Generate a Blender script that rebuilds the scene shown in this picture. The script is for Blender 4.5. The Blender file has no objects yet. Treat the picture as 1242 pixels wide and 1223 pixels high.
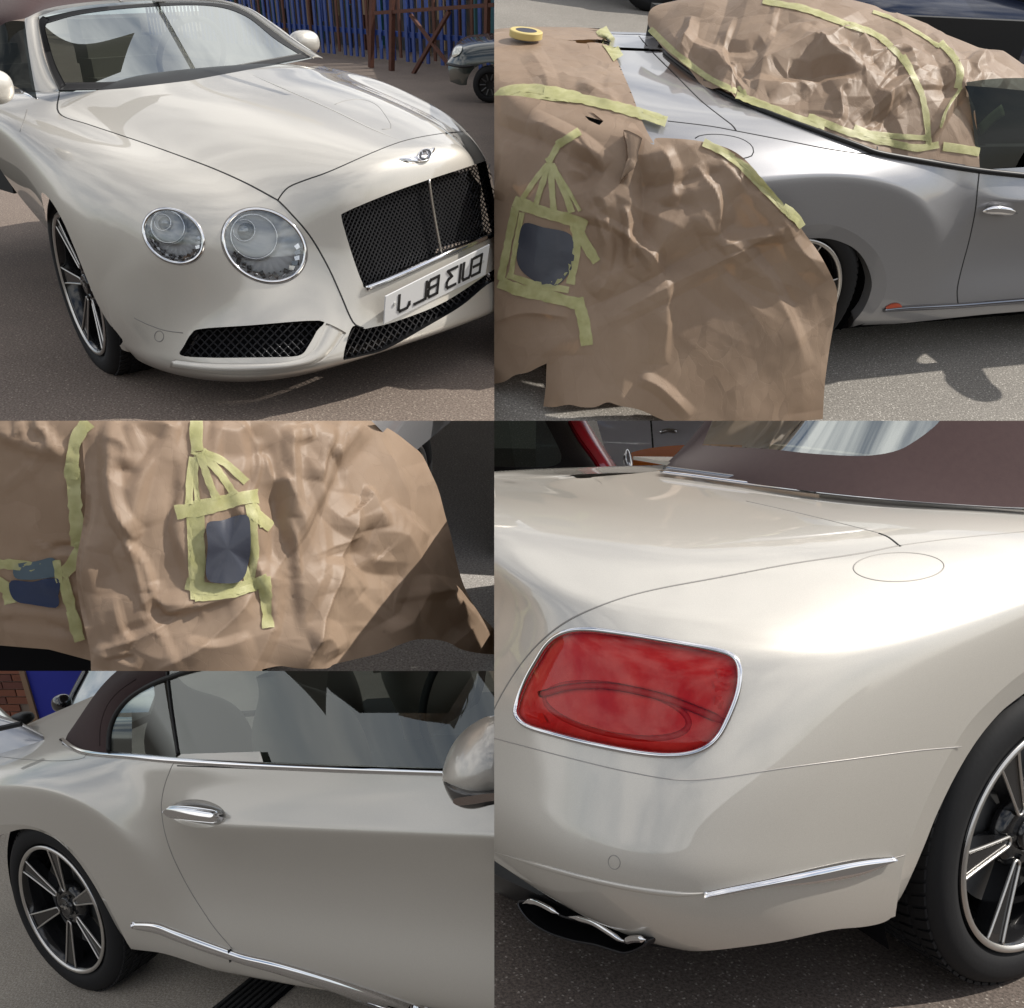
import bpy, bmesh, math, random
import numpy as np
from mathutils import Matrix, Vector
from mathutils.bvhtree import BVHTree
from mathutils import noise as mnoise
random.seed(7)
rng = np.random.default_rng(7)
SC = bpy.context.scene
COL = SC.collection
R_ = math.radians
# ------------------------------------------------------------------ camera
F, CX, CY = 1150.0, 621.0, 611.5
PITCH = 19.0
cam = bpy.data.objects.new('camera', bpy.data.cameras.new('camera'))
COL.objects.link(cam)
cam.data.sensor_width = 36; cam.data.lens = F / 1242 * 36
cam.data.clip_start = .05; cam.data.clip_end = 400
cam.location = (0, 0, 3.0); cam.rotation_euler = (R_(90 - PITCH), 0, 0)
SC.camera = cam
CAMW = Matrix.Translation(cam.location) @ Matrix.Rotation(R_(90 - PITCH), 4, 'X')
FLIP = Matrix.Diagonal((1, -1, -1, 1))          # x right, y down, z forward  ->  camera axes
# ------------------------------------------------------------------ light
SUN_CAM = Vector((.708, -.690, -.147)).normalized()   # towards the sun: x right, y down, z forward
SUNW = (CAMW.to_3x3() @ (FLIP.to_3x3() @ SUN_CAM)).normalized()
sun = bpy.data.objects.new('sun', bpy.data.lights.new('sun', 'SUN'))
COL.objects.link(sun)
sun.data.energy = 4.3; sun.data.angle = R_(.6); sun.data.color = (1, .95, .87)
sun.rotation_euler = SUNW.to_track_quat('Z', 'Y').to_euler()
W = bpy.data.worlds.new('World'); SC.world = W; W.use_nodes = True
nt = W.node_tree; N = nt.nodes; Lk = nt.links; N.clear()
out = N.new('ShaderNodeOutputWorld'); bg = N.new('ShaderNodeBackground')
sky = N.new('ShaderNodeTexSky'); sky.sky_type = 'NISHITA'; sky.sun_disc = False
sky.sun_elevation = math.asin(SUNW.z); sky.sun_rotation = math.atan2(SUNW.x, SUNW.y)
sky.air_density = 1.0; sky.dust_density = 1.2
tc = N.new('ShaderNodeTexCoord'); nz = N.new('ShaderNodeTexNoise'); nz.inputs['Scale'].default_value = 2.6
nz.inputs['Detail'].default_value = 7; nz.inputs['Roughness'].default_value = .55
mp = N.new('ShaderNodeMapping'); mp.inputs['Scale'].default_value = (1, 1, 2.2)
Lk.new(tc.outputs['Generated'], mp.inputs[0]); Lk.new(mp.outputs[0], nz.inputs['Vector'])
cr = N.new('ShaderNodeValToRGB'); cr.color_ramp.elements[0].position = .40; cr.color_ramp.elements[1].position = .62
Lk.new(nz.outputs['Fac'], cr.inputs[0])
mx = N.new('ShaderNodeMix'); mx.data_type = 'RGBA'; Lk.new(cr.outputs[0], mx.inputs['Factor'])
Lk.new(sky.outputs[0], mx.inputs['A']); mx.inputs['B'].default_value = (13.5, 13.3, 13.0, 1)   # sunlit cloud
sep = N.new('ShaderNodeSeparateXYZ'); Lk.new(tc.outputs['Generated'], sep.inputs[0])
gt = N.new('ShaderNodeMapRange'); gt.inputs['From Min'].default_value = -.02; gt.inputs['From Max'].default_value = .02
Lk.new(sep.outputs['Z'], gt.inputs['Value'])
mg = N.new('ShaderNodeMix'); mg.data_type = 'RGBA'; Lk.new(gt.outputs[0], mg.inputs['Factor'])
mg.inputs['A'].default_value = (1.7, 1.55, 1.4, 1)   # tarmac that goes on past what is built
Lk.new(mx.outputs['Result'], mg.inputs['B']); Lk.new(mg.outputs['Result'], bg.inputs['Color'])
bg.inputs['Strength'].default_value = .095
Lk.new(bg.outputs[0], out.inputs[0])
vs = SC.view_settings; vs.view_transform = 'Standard'; vs.look = 'None'; vs.exposure = 0.0; vs.gamma = 1
SC.cycles.max_bounces = 7; SC.cycles.transparent_max_bounces = 12
SC.cycles.caustics_reflective = False; SC.cycles.caustics_refractive = False

# ------------------------------------------------------------------ materials
MATS = {}
def mat(name, col=(.5, .5, .5), rough=.5, metal=0, coat=0, spec=.5, bump=None, noise=None, trans=0, coatr=.03, emit=None, sheen=0, var=None, alpha=1, ior=1.45):
    """bump=(scale,strength,distance); noise=(scale,colour2,contrast)"""
    if name in MATS: return MATS[name]
    m = bpy.data.materials.new(name); m.use_nodes = True; t = m.node_tree; b = t.nodes['Principled BSDF']
    b.inputs['Base Color'].default_value = (*col, 1); b.inputs['Roughness'].default_value = rough
    b.inputs['Metallic'].default_value = metal; b.inputs['Coat Weight'].default_value = coat
    b.inputs['Coat Roughness'].default_value = coatr; b.inputs['Specular IOR Level'].default_value = spec
    b.inputs['Transmission Weight'].default_value = trans; b.inputs['IOR'].default_value = ior
    b.inputs['Alpha'].default_value = alpha; b.inputs['Sheen Weight'].default_value = sheen
    c = t.nodes.new('ShaderNodeTexCoord')
    if noise:
        n = t.nodes.new('ShaderNodeTexNoise'); n.inputs['Scale'].default_value = noise[0]; n.inputs['Detail'].default_value = 6
        r = t.nodes.new('ShaderNodeValToRGB'); k = noise[2]
        r.color_ramp.elements[0].position = .5 - k; r.color_ramp.elements[1].position = .5 + k
        r.color_ramp.elements[0].color = (*col, 1); r.color_ramp.elements[1].color = (*noise[1], 1)
        t.links.new(c.outputs['Object'], n.inputs['Vector']); t.links.new(n.outputs['Fac'], r.inputs[0]); t.links.new(r.outputs[0], b.inputs['Base Color'])
    if bump:
        n = t.nodes.new('ShaderNodeTexNoise'); n.inputs['Scale'].default_value = bump[0]; n.inputs['Detail'].default_value = 5
        u = t.nodes.new('ShaderNodeBump'); u.inputs['Strength'].default_value = bump[1]; u.inputs['Distance'].default_value = bump[2]
        t.links.new(c.outputs['Object'], n.inputs['Vector']); t.links.new(n.outputs['Fac'], u.inputs['Height']); t.links.new(u.outputs[0], b.inputs['Normal'])
    MATS[name] = m; return m
def paint(name, col, col2, metal=.5, rough=.46):
    m = mat(name, col, rough, metal, coat=1, coatr=.02, noise=(1400, col2, .12)); m.node_tree.nodes['Principled BSDF'].inputs['Coat IOR'].default_value = 1.75; return m
PAINT = paint('pearl_paint', (.60, .565, .505), (.71, .675, .61))
PAINT2 = paint('pearl_paint_cool', (.30, .30, .312), (.38, .38, .395), .5, .42)  # pearl paint again, with a cooler light put into the colour as darker grey
CHROME = mat('chrome', (.86, .86, .88), .06, 1)
SEAM = mat('shut_gap', (.03, .03, .03), .8)
SEAMP = mat('paint_seam', (.30, .285, .265), .5, .3)
BLACK = mat('black_plastic', (.012, .012, .013), .45)
DARK = mat('dark_void', (.006, .006, .007), .9, spec=.1)
RUBBER = mat('tyre_rubber', (.014, .014, .015), .7, spec=.3, bump=(90, .25, .002))
RIMB = mat('gloss_black_rim', (.012, .012, .013), .18, coat=.6)
RIMS = mat('machined_rim', (.66, .64, .61), .3, .9)
SOFT = mat('brown_soft_top', (.058, .034, .034), .95, sheen=.15, bump=(900, .5, .001), noise=(60, (.068, .041, .04), .3), spec=.2)
INT = mat('tan_interior', (.20, .18, .15), .7)
INTD = mat('dark_interior', (.02, .02, .02), .7)
def glass(name, tint=(.55, .62, .60), refl=.25, rough=.015, fmax=.95):
    m = bpy.data.materials.new(name); m.use_nodes = True; t = m.node_tree; t.nodes.clear()
    o = t.nodes.new('ShaderNodeOutputMaterial'); a = t.nodes.new('ShaderNodeBsdfTransparent'); g = t.nodes.new('ShaderNodeBsdfGlossy')
    a.inputs[0].default_value = (*tint, 1); g.inputs[0].default_value = (.92, .97, .97, 1); g.inputs['Roughness'].default_value = rough
    f = t.nodes.new('ShaderNodeFresnel'); f.inputs[0].default_value = 1.52
    mr = t.nodes.new('ShaderNodeMapRange'); mr.inputs['From Max'].default_value = .6; mr.inputs['To Min'].default_value = refl; mr.inputs['To Max'].default_value = fmax
    x = t.nodes.new('ShaderNodeMixShader'); t.links.new(f.outputs[0], mr.inputs[0]); t.links.new(mr.outputs[0], x.inputs[0])
    t.links.new(a.outputs[0], x.inputs[1]); t.links.new(g.outputs[0], x.inputs[2]); t.links.new(x.outputs[0], o.inputs[0])
    MATS[name] = m; return m
GLASS = glass('window_glass', (.50, .58, .55), .22)
WGLASS = glass('windscreen_glass', (.42, .50, .48), .40)
LENS = glass('clear_lens', (.93, .95, .96), .06)
def kraft(name, tr=.0):
    m = bpy.data.materials.new(name); m.use_nodes = True; t = m.node_tree; b = t.nodes['Principled BSDF']; o = t.nodes['Material Output']
    c = t.nodes.new('ShaderNodeTexCoord')
    n = t.nodes.new('ShaderNodeTexNoise'); n.inputs['Scale'].default_value = 3.0; n.inputs['Detail'].default_value = 8; n.inputs['Roughness'].default_value = .6
    r = t.nodes.new('ShaderNodeValToRGB'); r.color_ramp.elements[0].position = .3; r.color_ramp.elements[1].position = .7
    r.color_ramp.elements[0].color = (.31, .218, .152, 1); r.color_ramp.elements[1].color = (.39, .285, .205, 1)
    t.links.new(c.outputs['Object'], n.inputs['Vector']); t.links.new(n.outputs['Fac'], r.inputs[0]); t.links.new(r.outputs[0], b.inputs['Base Color'])
    b.inputs['Roughness'].default_value = .5; b.inputs['Specular IOR Level'].default_value = .35
    w = t.nodes.new('ShaderNodeTexNoise'); w.inputs['Scale'].default_value = 400; w.inputs['Detail'].default_value = 3
    mpn = t.nodes.new('ShaderNodeMapping'); mpn.inputs['Scale'].default_value = (1, 1, .12); t.links.new(c.outputs['Object'], mpn.inputs[0]); t.links.new(mpn.outputs[0], w.inputs['Vector'])
    wn = t.nodes.new('ShaderNodeTexNoise'); wn.inputs['Scale'].default_value = 4; wn.inputs['Detail'].default_value = 2; t.links.new(c.outputs['Object'], wn.inputs['Vector'])
    ms = t.nodes.new('ShaderNodeVectorMath'); ms.operation = 'MULTIPLY_ADD'; ms.inputs[1].default_value = (.16, .16, .16); t.links.new(wn.outputs['Color'], ms.inputs[0]); t.links.new(c.outputs['Object'], ms.inputs[2])
    mv = t.nodes.new('ShaderNodeMapping'); mv.inputs['Scale'].default_value = (1, 1, .38); t.links.new(ms.outputs[0], mv.inputs[0]); prev = None
    for sc_, k_ in ((4.5, .26), (12, .15), (30, .05)):
        vo = t.nodes.new('ShaderNodeTexVoronoi'); vo.inputs['Scale'].default_value = sc_; t.links.new(mv.outputs[0], vo.inputs['Vector'])
        a1 = t.nodes.new('ShaderNodeVectorMath'); a1.operation = 'SUBTRACT'; t.links.new(mv.outputs[0], a1.inputs[0]); t.links.new(vo.outputs['Position'], a1.inputs[1])
        a2 = t.nodes.new('ShaderNodeVectorMath'); a2.operation = 'SUBTRACT'; t.links.new(vo.outputs['Color'], a2.inputs[0]); a2.inputs[1].default_value = (.5, .5, .5)
        a3 = t.nodes.new('ShaderNodeVectorMath'); a3.operation = 'DOT_PRODUCT'; t.links.new(a1.outputs[0], a3.inputs[0]); t.links.new(a2.outputs[0], a3.inputs[1])
        a4 = t.nodes.new('ShaderNodeMath'); a4.operation = 'MULTIPLY_ADD'; a4.inputs[1].default_value = k_ * 2; t.links.new(a3.outputs['Value'], a4.inputs[0])
        if prev: t.links.new(prev.outputs[0], a4.inputs[2])
        else: a4.inputs[2].default_value = 0
        prev = a4
    u = t.nodes.new('ShaderNodeBump'); u.inputs['Strength'].default_value = .25; u.inputs['Distance'].default_value = .0006; t.links.new(w.outputs[0], u.inputs['Height'])
    u2 = t.nodes.new('ShaderNodeBump'); u2.inputs['Strength'].default_value = .5; u2.inputs['Distance'].default_value = 1.0; t.links.new(prev.outputs[0], u2.inputs['Height'])
    t.links.new(u.outputs[0], u2.inputs['Normal']); t.links.new(u2.outputs[0], b.inputs['Normal'])
    tl = t.nodes.new('ShaderNodeBsdfTranslucent'); tl.inputs[0].default_value = (.40, .21, .09, 1)
    x = t.nodes.new('ShaderNodeMixShader'); x.inputs[0].default_value = .16
    t.links.new(b.outputs[0], x.inputs[1]); t.links.new(tl.outputs[0], x.inputs[2]); t.links.new(x.outputs[0], o.inputs[0])
    return m
KRAFT = kraft('kraft_paper')
def tapemat():
    m = bpy.data.materials.new('masking_tape'); m.use_nodes = True; t = m.node_tree; b = t.nodes['Principled BSDF']; o = t.nodes['Material Output']
    c = t.nodes.new('ShaderNodeTexCoord'); n = t.nodes.new('ShaderNodeTexNoise'); n.inputs['Scale'].default_value = 25; n.inputs['Detail'].default_value = 6
    r = t.nodes.new('ShaderNodeValToRGB'); r.color_ramp.elements[0].position = .35; r.color_ramp.elements[1].position = .7
    r.color_ramp.elements[0].color = (.50, .49, .22, 1); r.color_ramp.elements[1].color = (.66, .64, .34, 1)
    t.links.new(c.outputs['Object'], n.inputs['Vector']); t.links.new(n.outputs['Fac'], r.inputs[0]); t.links.new(r.outputs[0], b.inputs['Base Color'])
    b.inputs['Roughness'].default_value = .5
    v = t.nodes.new('ShaderNodeTexNoise'); v.inputs['Scale'].default_value = 260; t.links.new(c.outputs['Object'], v.inputs['Vector'])
    u = t.nodes.new('ShaderNodeBump'); u.inputs['Strength'].default_value = .5; u.inputs['Distance'].default_value = .001; t.links.new(v.outputs[0], u.inputs['Height']); t.links.new(u.outputs[0], b.inputs['Normal'])
    tr = t.nodes.new('ShaderNodeBsdfTransparent'); x = t.nodes.new('ShaderNodeMixShader'); x.inputs[0].default_value = .40
    t.links.new(b.outputs[0], x.inputs[1]); t.links.new(tr.outputs[0], x.inputs[2]); t.links.new(x.outputs[0], o.inputs[0])
    return m
TAPE = tapemat()
def asphalt(name, base, dark, lightc, speck=.5, tint=None):
    if True: pass
    m = bpy.data.materials.new(name); m.use_nodes = True; t = m.node_tree; b = t.nodes['Principled BSDF']; b.inputs['Roughness'].default_value = .88
    b.inputs['Specular IOR Level'].default_value = .25
    c = t.nodes.new('ShaderNodeTexCoord')
    def noi(s, d=5, ro=.55):
        n = t.nodes.new('ShaderNodeTexNoise'); n.inputs['Scale'].default_value = s; n.inputs['Detail'].default_value = d; n.inputs['Roughness'].default_value = ro
        t.links.new(c.outputs['Object'], n.inputs['Vector']); return n
    def ramp(src, p0, p1, c0, c1):
        r = t.nodes.new('ShaderNodeValToRGB'); r.color_ramp.elements[0].position = p0; r.color_ramp.elements[1].position = p1
        r.color_ramp.elements[0].color = (*c0, 1); r.color_ramp.elements[1].color = (*c1, 1); t.links.new(src, r.inputs[0]); return r
    def mix(fac, a, bb):
        x = t.nodes.new('ShaderNodeMix'); x.data_type = 'RGBA'; t.links.new(fac, x.inputs['Factor']); t.links.new(a, x.inputs['A']); t.links.new(bb, x.inputs['B']); return x.outputs['Result']
    big = ramp(noi(1.3, 8, .65).outputs[0], .35, .68, tuple(v * .72 for v in base), tuple(v * 1.15 for v in base))
    fine = ramp(noi(120, 5, .75).outputs[0], .42, .58, tuple(v * .75 for v in dark), tuple(v * 1.1 for v in base))
    f2 = t.nodes.new('ShaderNodeMix'); f2.data_type = 'RGBA'; f2.inputs['Factor'].default_value = .66
    t.links.new(big.outputs[0], f2.inputs['A']); t.links.new(fine.outputs[0], f2.inputs['B'])
    v = t.nodes.new('ShaderNodeTexVoronoi'); v.inputs['Scale'].default_value = 85
    dn = noi(150, 3, .6); md = t.nodes.new('ShaderNodeVectorMath'); md.operation = 'MULTIPLY_ADD'; md.inputs[1].default_value = (.012, .012, .012)
    t.links.new(dn.outputs['Color'], md.inputs[0]); t.links.new(c.outputs['Object'], md.inputs[2]); t.links.new(md.outputs[0], v.inputs['Vector'])
    s0 = t.nodes.new('ShaderNodeSeparateColor'); t.links.new(v.outputs['Color'], s0.inputs[0]); sm = t.nodes.new('ShaderNodeMath'); sm.operation = 'MULTIPLY_ADD'; sm.inputs[1].default_value = .42; t.links.new(s0.outputs[2], sm.inputs[0]); t.links.new(v.outputs['Distance'], sm.inputs[2])
    vm = ramp(sm.outputs[0], .34, .50, (1, 1, 1), (0, 0, 0))
    # only some stones are pale
    sx = t.nodes.new('ShaderNodeSeparateColor'); t.links.new(v.outputs['Color'], sx.inputs[0])
    th = t.nodes.new('ShaderNodeMath'); th.operation = 'GREATER_THAN'; th.inputs[1].default_value = 1 - min(.9, speck * 2); t.links.new(sx.outputs[0], th.inputs[0])
    mu = t.nodes.new('ShaderNodeMath'); mu.operation = 'MULTIPLY'; t.links.new(vm.outputs[0], mu.inputs[0]); t.links.new(th.outputs[0], mu.inputs[1])
    st = ramp(sx.outputs[1], .1, .9, tuple(x * .45 for x in lightc), lightc)
    colr = mix(mu.outputs[0], f2.outputs['Result'], st.outputs[0])
    t.links.new(colr, b.inputs['Base Color'])
    u = t.nodes.new('ShaderNodeBump'); u.inputs['Strength'].default_value = .45; u.inputs['Distance'].default_value = .0025
    ad = t.nodes.new('ShaderNodeMath'); ad.operation = 'SUBTRACT'; t.links.new(noi(110, 4, .7).outputs[0], ad.inputs[0]); t.links.new(v.outputs['Distance'], ad.inputs[1])
    t.links.new(ad.outputs[0], u.inputs['Height']); t.links.new(u.outputs[0], b.inputs['Normal'])
    return m

# ------------------------------------------------------------------ maths
def rotm(r):
    th = np.linalg.norm(r); k = r / th; K = np.array([[0, -k[2], k[1]], [k[2], 0, -k[0]], [-k[1], k[0], 0]])
    return np.eye(3) + np.sin(th) * K + (1 - np.cos(th)) * K @ K
MARGIN = 160
class View:
    """one photographed corner of the yard: its own ground plane (z=0) and axes, all at real size"""
    def __init__(s, pose, cuts):
        s.C = np.array(pose[:3]); s.R = rotm(np.array(pose[3:])); s.cuts = list(cuts)
        for ax in 'uv':
            have = [c[2] for c in cuts if c[0] == ax]; lim = 1242 if ax == 'u' else 1223
            if 1 not in have: s.cuts.append((ax, lim + MARGIN, 1))
            if -1 not in have: s.cuts.append((ax, -MARGIN, -1))
        T = Matrix([list(s.R[i]) + [-(s.R[i] @ s.C)] for i in range(3)] + [[0, 0, 0, 1]])
        s.M = CAMW @ FLIP @ T; s.objs = []
    def dirs(s, uv):
        uv = np.asarray(uv, float).reshape(-1, 2); d = np.c_[(uv[:, 0] - CX) / F, (uv[:, 1] - CY) / F, np.ones(len(uv))]
        return d @ s.R
    def at(s, u, v, ax, val):
        d = s.dirs([(u, v)])[0]; i = 'xyz'.index(ax); return s.C + d * (val - s.C[i]) / d[i]
    def far(s, u, v, dist):
        return s.C + s.dirs([(u, v)])[0] * dist
    def px(s, P):
        q = (np.asarray(P, float).reshape(-1, 3) - s.C) @ s.R.T; return np.c_[CX + F * q[:, 0] / q[:, 2], CY + F * q[:, 1] / q[:, 2]]
def cat(pts, n=8, closed=False):
    p = np.asarray(pts, float); m = len(p)
    idx = lambda i: p[i % m] if closed else (p[i] if 0 <= i < m else (2 * p[0] - p[1] if i < 0 else 2 * p[-1] - p[-2]))
    o = []
    for i in range(m if closed else m - 1):
        a, b, c, d = idx(i - 1), idx(i), idx(i + 1), idx(i + 2)
        for k in range(n):
            t = k / n; o.append(.5 * ((2 * b) + (-a + c) * t + (2 * a - 5 * b + 4 * c - d) * t * t + (-a + 3 * b - 3 * c + d) * t ** 3))
    if not closed: o.append(p[-1])
    return np.array(o)
def resample(p, n, closed=False):
    p = np.asarray(p, float)
    if closed: p = np.vstack([p, p[:1]])
    L = np.r_[0, np.cumsum(np.linalg.norm(np.diff(p, axis=0), axis=1))]
    t = np.linspace(0, L[-1], n + 1)[:-1] if closed else np.linspace(0, L[-1], n)
    return np.stack([np.interp(t, L, p[:, k]) for k in range(p.shape[1])], 1)
def _bs(P, ts):
    n = len(P); Q = np.concatenate([(2 * P[0] - P[1])[None], P, (2 * P[-1] - P[-2])[None]])
    i = np.clip(np.floor(ts).astype(int), 0, n - 2); t = (ts - i).reshape((-1,) + (1,) * (P.ndim - 1))
    a, b, c, d = Q[i], Q[i + 1], Q[i + 2], Q[i + 3]
    return (a * (1 - t) ** 3 + b * (3 * t ** 3 - 6 * t ** 2 + 4) + c * (-3 * t ** 3 + 3 * t ** 2 + 3 * t + 1) + d * t ** 3) / 6
def net(ctrl, nu, nv, fixr=.6):
    """smooth B-spline sheet over a control net -> (nu,nv,3)"""
    P = np.array(ctrl, float); Q = P.copy()
    for _ in range(2):
        e = _bs(Q, np.arange(len(P)).astype(float)); e = _bs(e.transpose(1, 0, 2), np.arange(P.shape[1]).astype(float)).transpose(1, 0, 2)
        Q = Q + fixr * (P - e)
    A = _bs(Q, np.linspace(0, len(P) - 1, nu)); return _bs(A.transpose(1, 0, 2), np.linspace(0, P.shape[1] - 1, nv)).transpose(1, 0, 2)
class Sheet:
    """quad sheet in view coordinates with normals facing the view point"""
    def __init__(s, V, G, view):
        s.v = view; nu, nv = G.shape[:2]; s.P = G.reshape(-1, 3).copy()
        du = np.gradient(G, axis=0); dv = np.gradient(G, axis=1); n = np.cross(du, dv); n /= np.linalg.norm(n, axis=2, keepdims=True) + 1e-12
        s.N = n.reshape(-1, 3)
        i, j = np.meshgrid(np.arange(nu - 1), np.arange(nv - 1), indexing='ij'); a = (i * nv + j).ravel()
        s.F = np.stack([a, a + nv, a + nv + 1, a + 1], 1)
        flip = False
        c = s.P[s.F].mean(1); fn = s.N[s.F].mean(1); sgn = np.sum((view.C - c) * fn, 1); s.bvh = BVHTree.FromPolygons([tuple(p) for p in s.P], [tuple(int(k) for k in f) for f in s.F]); vote = 0
        for d in view.dirs([(u, v) for u in range(8, 1242, 29) for v in range(8, 1223, 29)]):
            h = s.bvh.ray_cast(Vector(view.C), Vector(d))
            if h[2] is not None: vote += np.sign(sgn[h[2]])
        area = np.linalg.norm(np.cross(s.P[s.F[:, 1]] - s.P[s.F[:, 0]], s.P[s.F[:, 3]] - s.P[s.F[:, 0]]), axis=1)
        if (vote < 0) or (vote == 0 and (sgn * area).sum() < 0): s.N = -s.N; s.F = s.F[:, ::-1]
        s.lab = np.zeros(len(s.F), int)
        s.bvh = BVHTree.FromPolygons([tuple(p) for p in s.P], [tuple(int(k) for k in f) for f in s.F])
        s.P0, s.F0, s.N0 = s.P.copy(), s.F.copy(), s.N.copy()
    def hit(s, uv):
        """ray from the view point through picture points -> points, normals on the sheet"""
        uv = np.asarray(uv, float).reshape(-1, 2); D = s.v.dirs(uv); P = []; Nn = []; miss = []
        o = Vector(s.v.C)
        for k, d in enumerate(D):
            h = s.bvh.ray_cast(o, Vector(d))
            if h[0] is None:
                miss.append(k); P.append((0, 0, 0)); Nn.append((0, 0, 1)); continue
            f = s.F0[h[2]]; ps = s.P0[f]; w = 1 / (np.linalg.norm(ps - np.array(h[0]), axis=1) + 1e-6); n = (s.N0[f] * w[:, None]).sum(0); n /= np.linalg.norm(n)
            P.append(tuple(h[0])); Nn.append(n)
        P = np.array(P, float); Nn = np.array(Nn, float)
        if miss and len(miss) < len(uv):
            ok = [k for k in range(len(uv)) if k not in set(miss)]
            for k in miss:
                j = min(ok, key=lambda q: abs(q - k)); d = D[k]; t = np.dot(P[j] - s.v.C, Nn[j]) / np.dot(d, Nn[j]); P[k] = s.v.C + d * t; Nn[k] = Nn[j]
                if np.linalg.norm(P[k] - P[j]) > .25: P[k] = P[j]
        return P, Nn
    def cut(s, poly, label, where=None, only=None, facing=True):
        """faces whose centre lies in the picture polygon get the label; border vertices slide onto its outline"""
        poly = np.asarray(poly, float); c = s.P[s.F].mean(1); pc = s.v.px(c); fn = s.N[s.F].mean(1)
        ins = inside(pc, poly) & ((np.sum((s.v.C - c) * fn, 1) > 0) | (not facing))
        if where is not None: ins &= where(c)
        if only is not None: ins &= np.isin(s.lab, only)
        s.lab[ins] = label
        vi = np.zeros(len(s.P), bool); vo = np.zeros(len(s.P), bool); vi[s.F[ins].ravel()] = True; vo[s.F[~ins].ravel()] = True
        b = np.where(vi & vo)[0]
        if len(b) == 0: return
        q = s.v.px(s.P[b]); A = poly; B = np.roll(poly, -1, 0); d = B - A; L2 = (d ** 2).sum(1) + 1e-9
        t = np.clip(((q[:, None] - A) * d).sum(2) / L2, 0, 1); pr = A + t[..., None] * d; dd = ((q[:, None] - pr) ** 2).sum(2); k = dd.argmin(1)
        nq = pr[np.arange(len(b)), k]; dist = np.sqrt(dd[np.arange(len(b)), k]); D = s.v.dirs(nq)
        P0 = s.P[b]; Nn = s.N[b]; den = (D * Nn).sum(1); den = np.where(np.abs(den) < .08, .08 * np.sign(den + 1e-9), den)
        tt = ((P0 - s.v.C) * Nn).sum(1) / den; Q = s.v.C + D * tt[:, None]
        ok = (dist < 14) & (np.linalg.norm(Q - P0, axis=1) < .06); s.P[b[ok]] = Q[ok]
    def mesh(s, labels, name):
        f = s.F[np.isin(s.lab, labels)]; used = np.unique(f); mp_ = -np.ones(len(s.P), int); mp_[used] = np.arange(len(used))
        me = bpy.data.meshes.new(name); me.from_pydata([tuple(p) for p in s.P[used]], [], [tuple(int(k) for k in q) for q in mp_[f]])
        me.polygons.foreach_set('use_smooth', [True] * len(me.polygons)); me.normals_split_custom_set_from_vertices([tuple(n) for n in s.N[used]])
        return me
def inside(p, poly):
    x, y = p[:, 0], p[:, 1]; r = np.zeros(len(p), bool); A = poly; B = np.roll(poly, -1, 0)
    for (x0, y0), (x1, y1) in zip(A, B):
        if y0 == y1: continue
        c = ((y0 > y) != (y1 > y)) & (x < (x1 - x0) * (y - y0) / (y1 - y0) + x0); r ^= c
    return r

# ------------------------------------------------------------------ object helpers
def mesh_of(V, Fc, name, smooth=True):
    me = bpy.data.meshes.new(name); me.from_pydata([tuple(map(float, p)) for p in V], [], [tuple(int(k) for k in f) for f in Fc]); me.update()
    if smooth: me.polygons.foreach_set('use_smooth', [True] * len(me.polygons))
    return me
def root(view, name, base, label, category, group=None):
    o = bpy.data.objects.new(name, None); COL.objects.link(o); o.empty_display_size = .1
    o.matrix_world = view.M @ Matrix.Translation(Vector(base)); o['label'] = label; o['category'] = category
    if group: o['group'] = group
    o['_b'] = [float(x) for x in base]; view.objs.append(o); return o
def part(view, name, me, m, parent, kind=None, label=None, sub=False):
    o = bpy.data.objects.new(name, me); COL.objects.link(o)
    if len(me.materials) == 0: me.materials.append(m)
    o.parent = parent
    if not sub and '_b' in parent.keys(): o.location = [-x for x in parent['_b']]
    if kind: o['kind'] = kind
    if label: o['label'] = label
    view.objs.append(o); return o
def single(view, name, me, m, label=None, category=None, group=None, kind=None):
    o = bpy.data.objects.new(name, me); COL.objects.link(o); me.materials.append(m); o.matrix_world = view.M
    if label: o['label'] = label
    if category: o['category'] = category
    if group: o['group'] = group
    if kind: o['kind'] = kind
    view.objs.append(o); return o
class MB:
    def __init__(s): s.V = []; s.F = []
    def add(s, V, Fc):
        n = len(s.V); s.V += [tuple(map(float, v)) for v in V]; s.F += [tuple(int(k) + n for k in f) for f in Fc]; return s
    def box(s, c, h, ax=None):
        ax = np.eye(3) if ax is None else np.asarray(ax, float); c = np.asarray(c, float)
        V = [c + ax[0] * h[0] * a + ax[1] * h[1] * b + ax[2] * h[2] * d for a in (-1, 1) for b in (-1, 1) for d in (-1, 1)]
        return s.add(V, [(0, 1, 3, 2), (4, 6, 7, 5), (0, 4, 5, 1), (2, 3, 7, 6), (0, 2, 6, 4), (1, 5, 7, 3)])
    def bar(s, a, b, r, n=6, r2=None):
        a = np.asarray(a, float); b = np.asarray(b, float); d = b - a; d /= np.linalg.norm(d); u = np.cross(d, (0, 0, 1.0))
        if np.linalg.norm(u) < 1e-3: u = np.cross(d, (0, 1.0, 0))
        u /= np.linalg.norm(u); w = np.cross(d, u); V = []
        for p, q in ((a, r), (b, r2 or r)):
            for k in range(n): t = 2 * math.pi * (k + .5) / n; V.append(p + q * (u * math.cos(t) + w * math.sin(t)))
        return s.add(V, [(k, (k + 1) % n, n + (k + 1) % n, n + k) for k in range(n)] + [tuple(range(n - 1, -1, -1)), tuple(range(n, 2 * n))])
    def me(s, name, smooth=False): return mesh_of(s.V, s.F, name, smooth)
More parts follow.
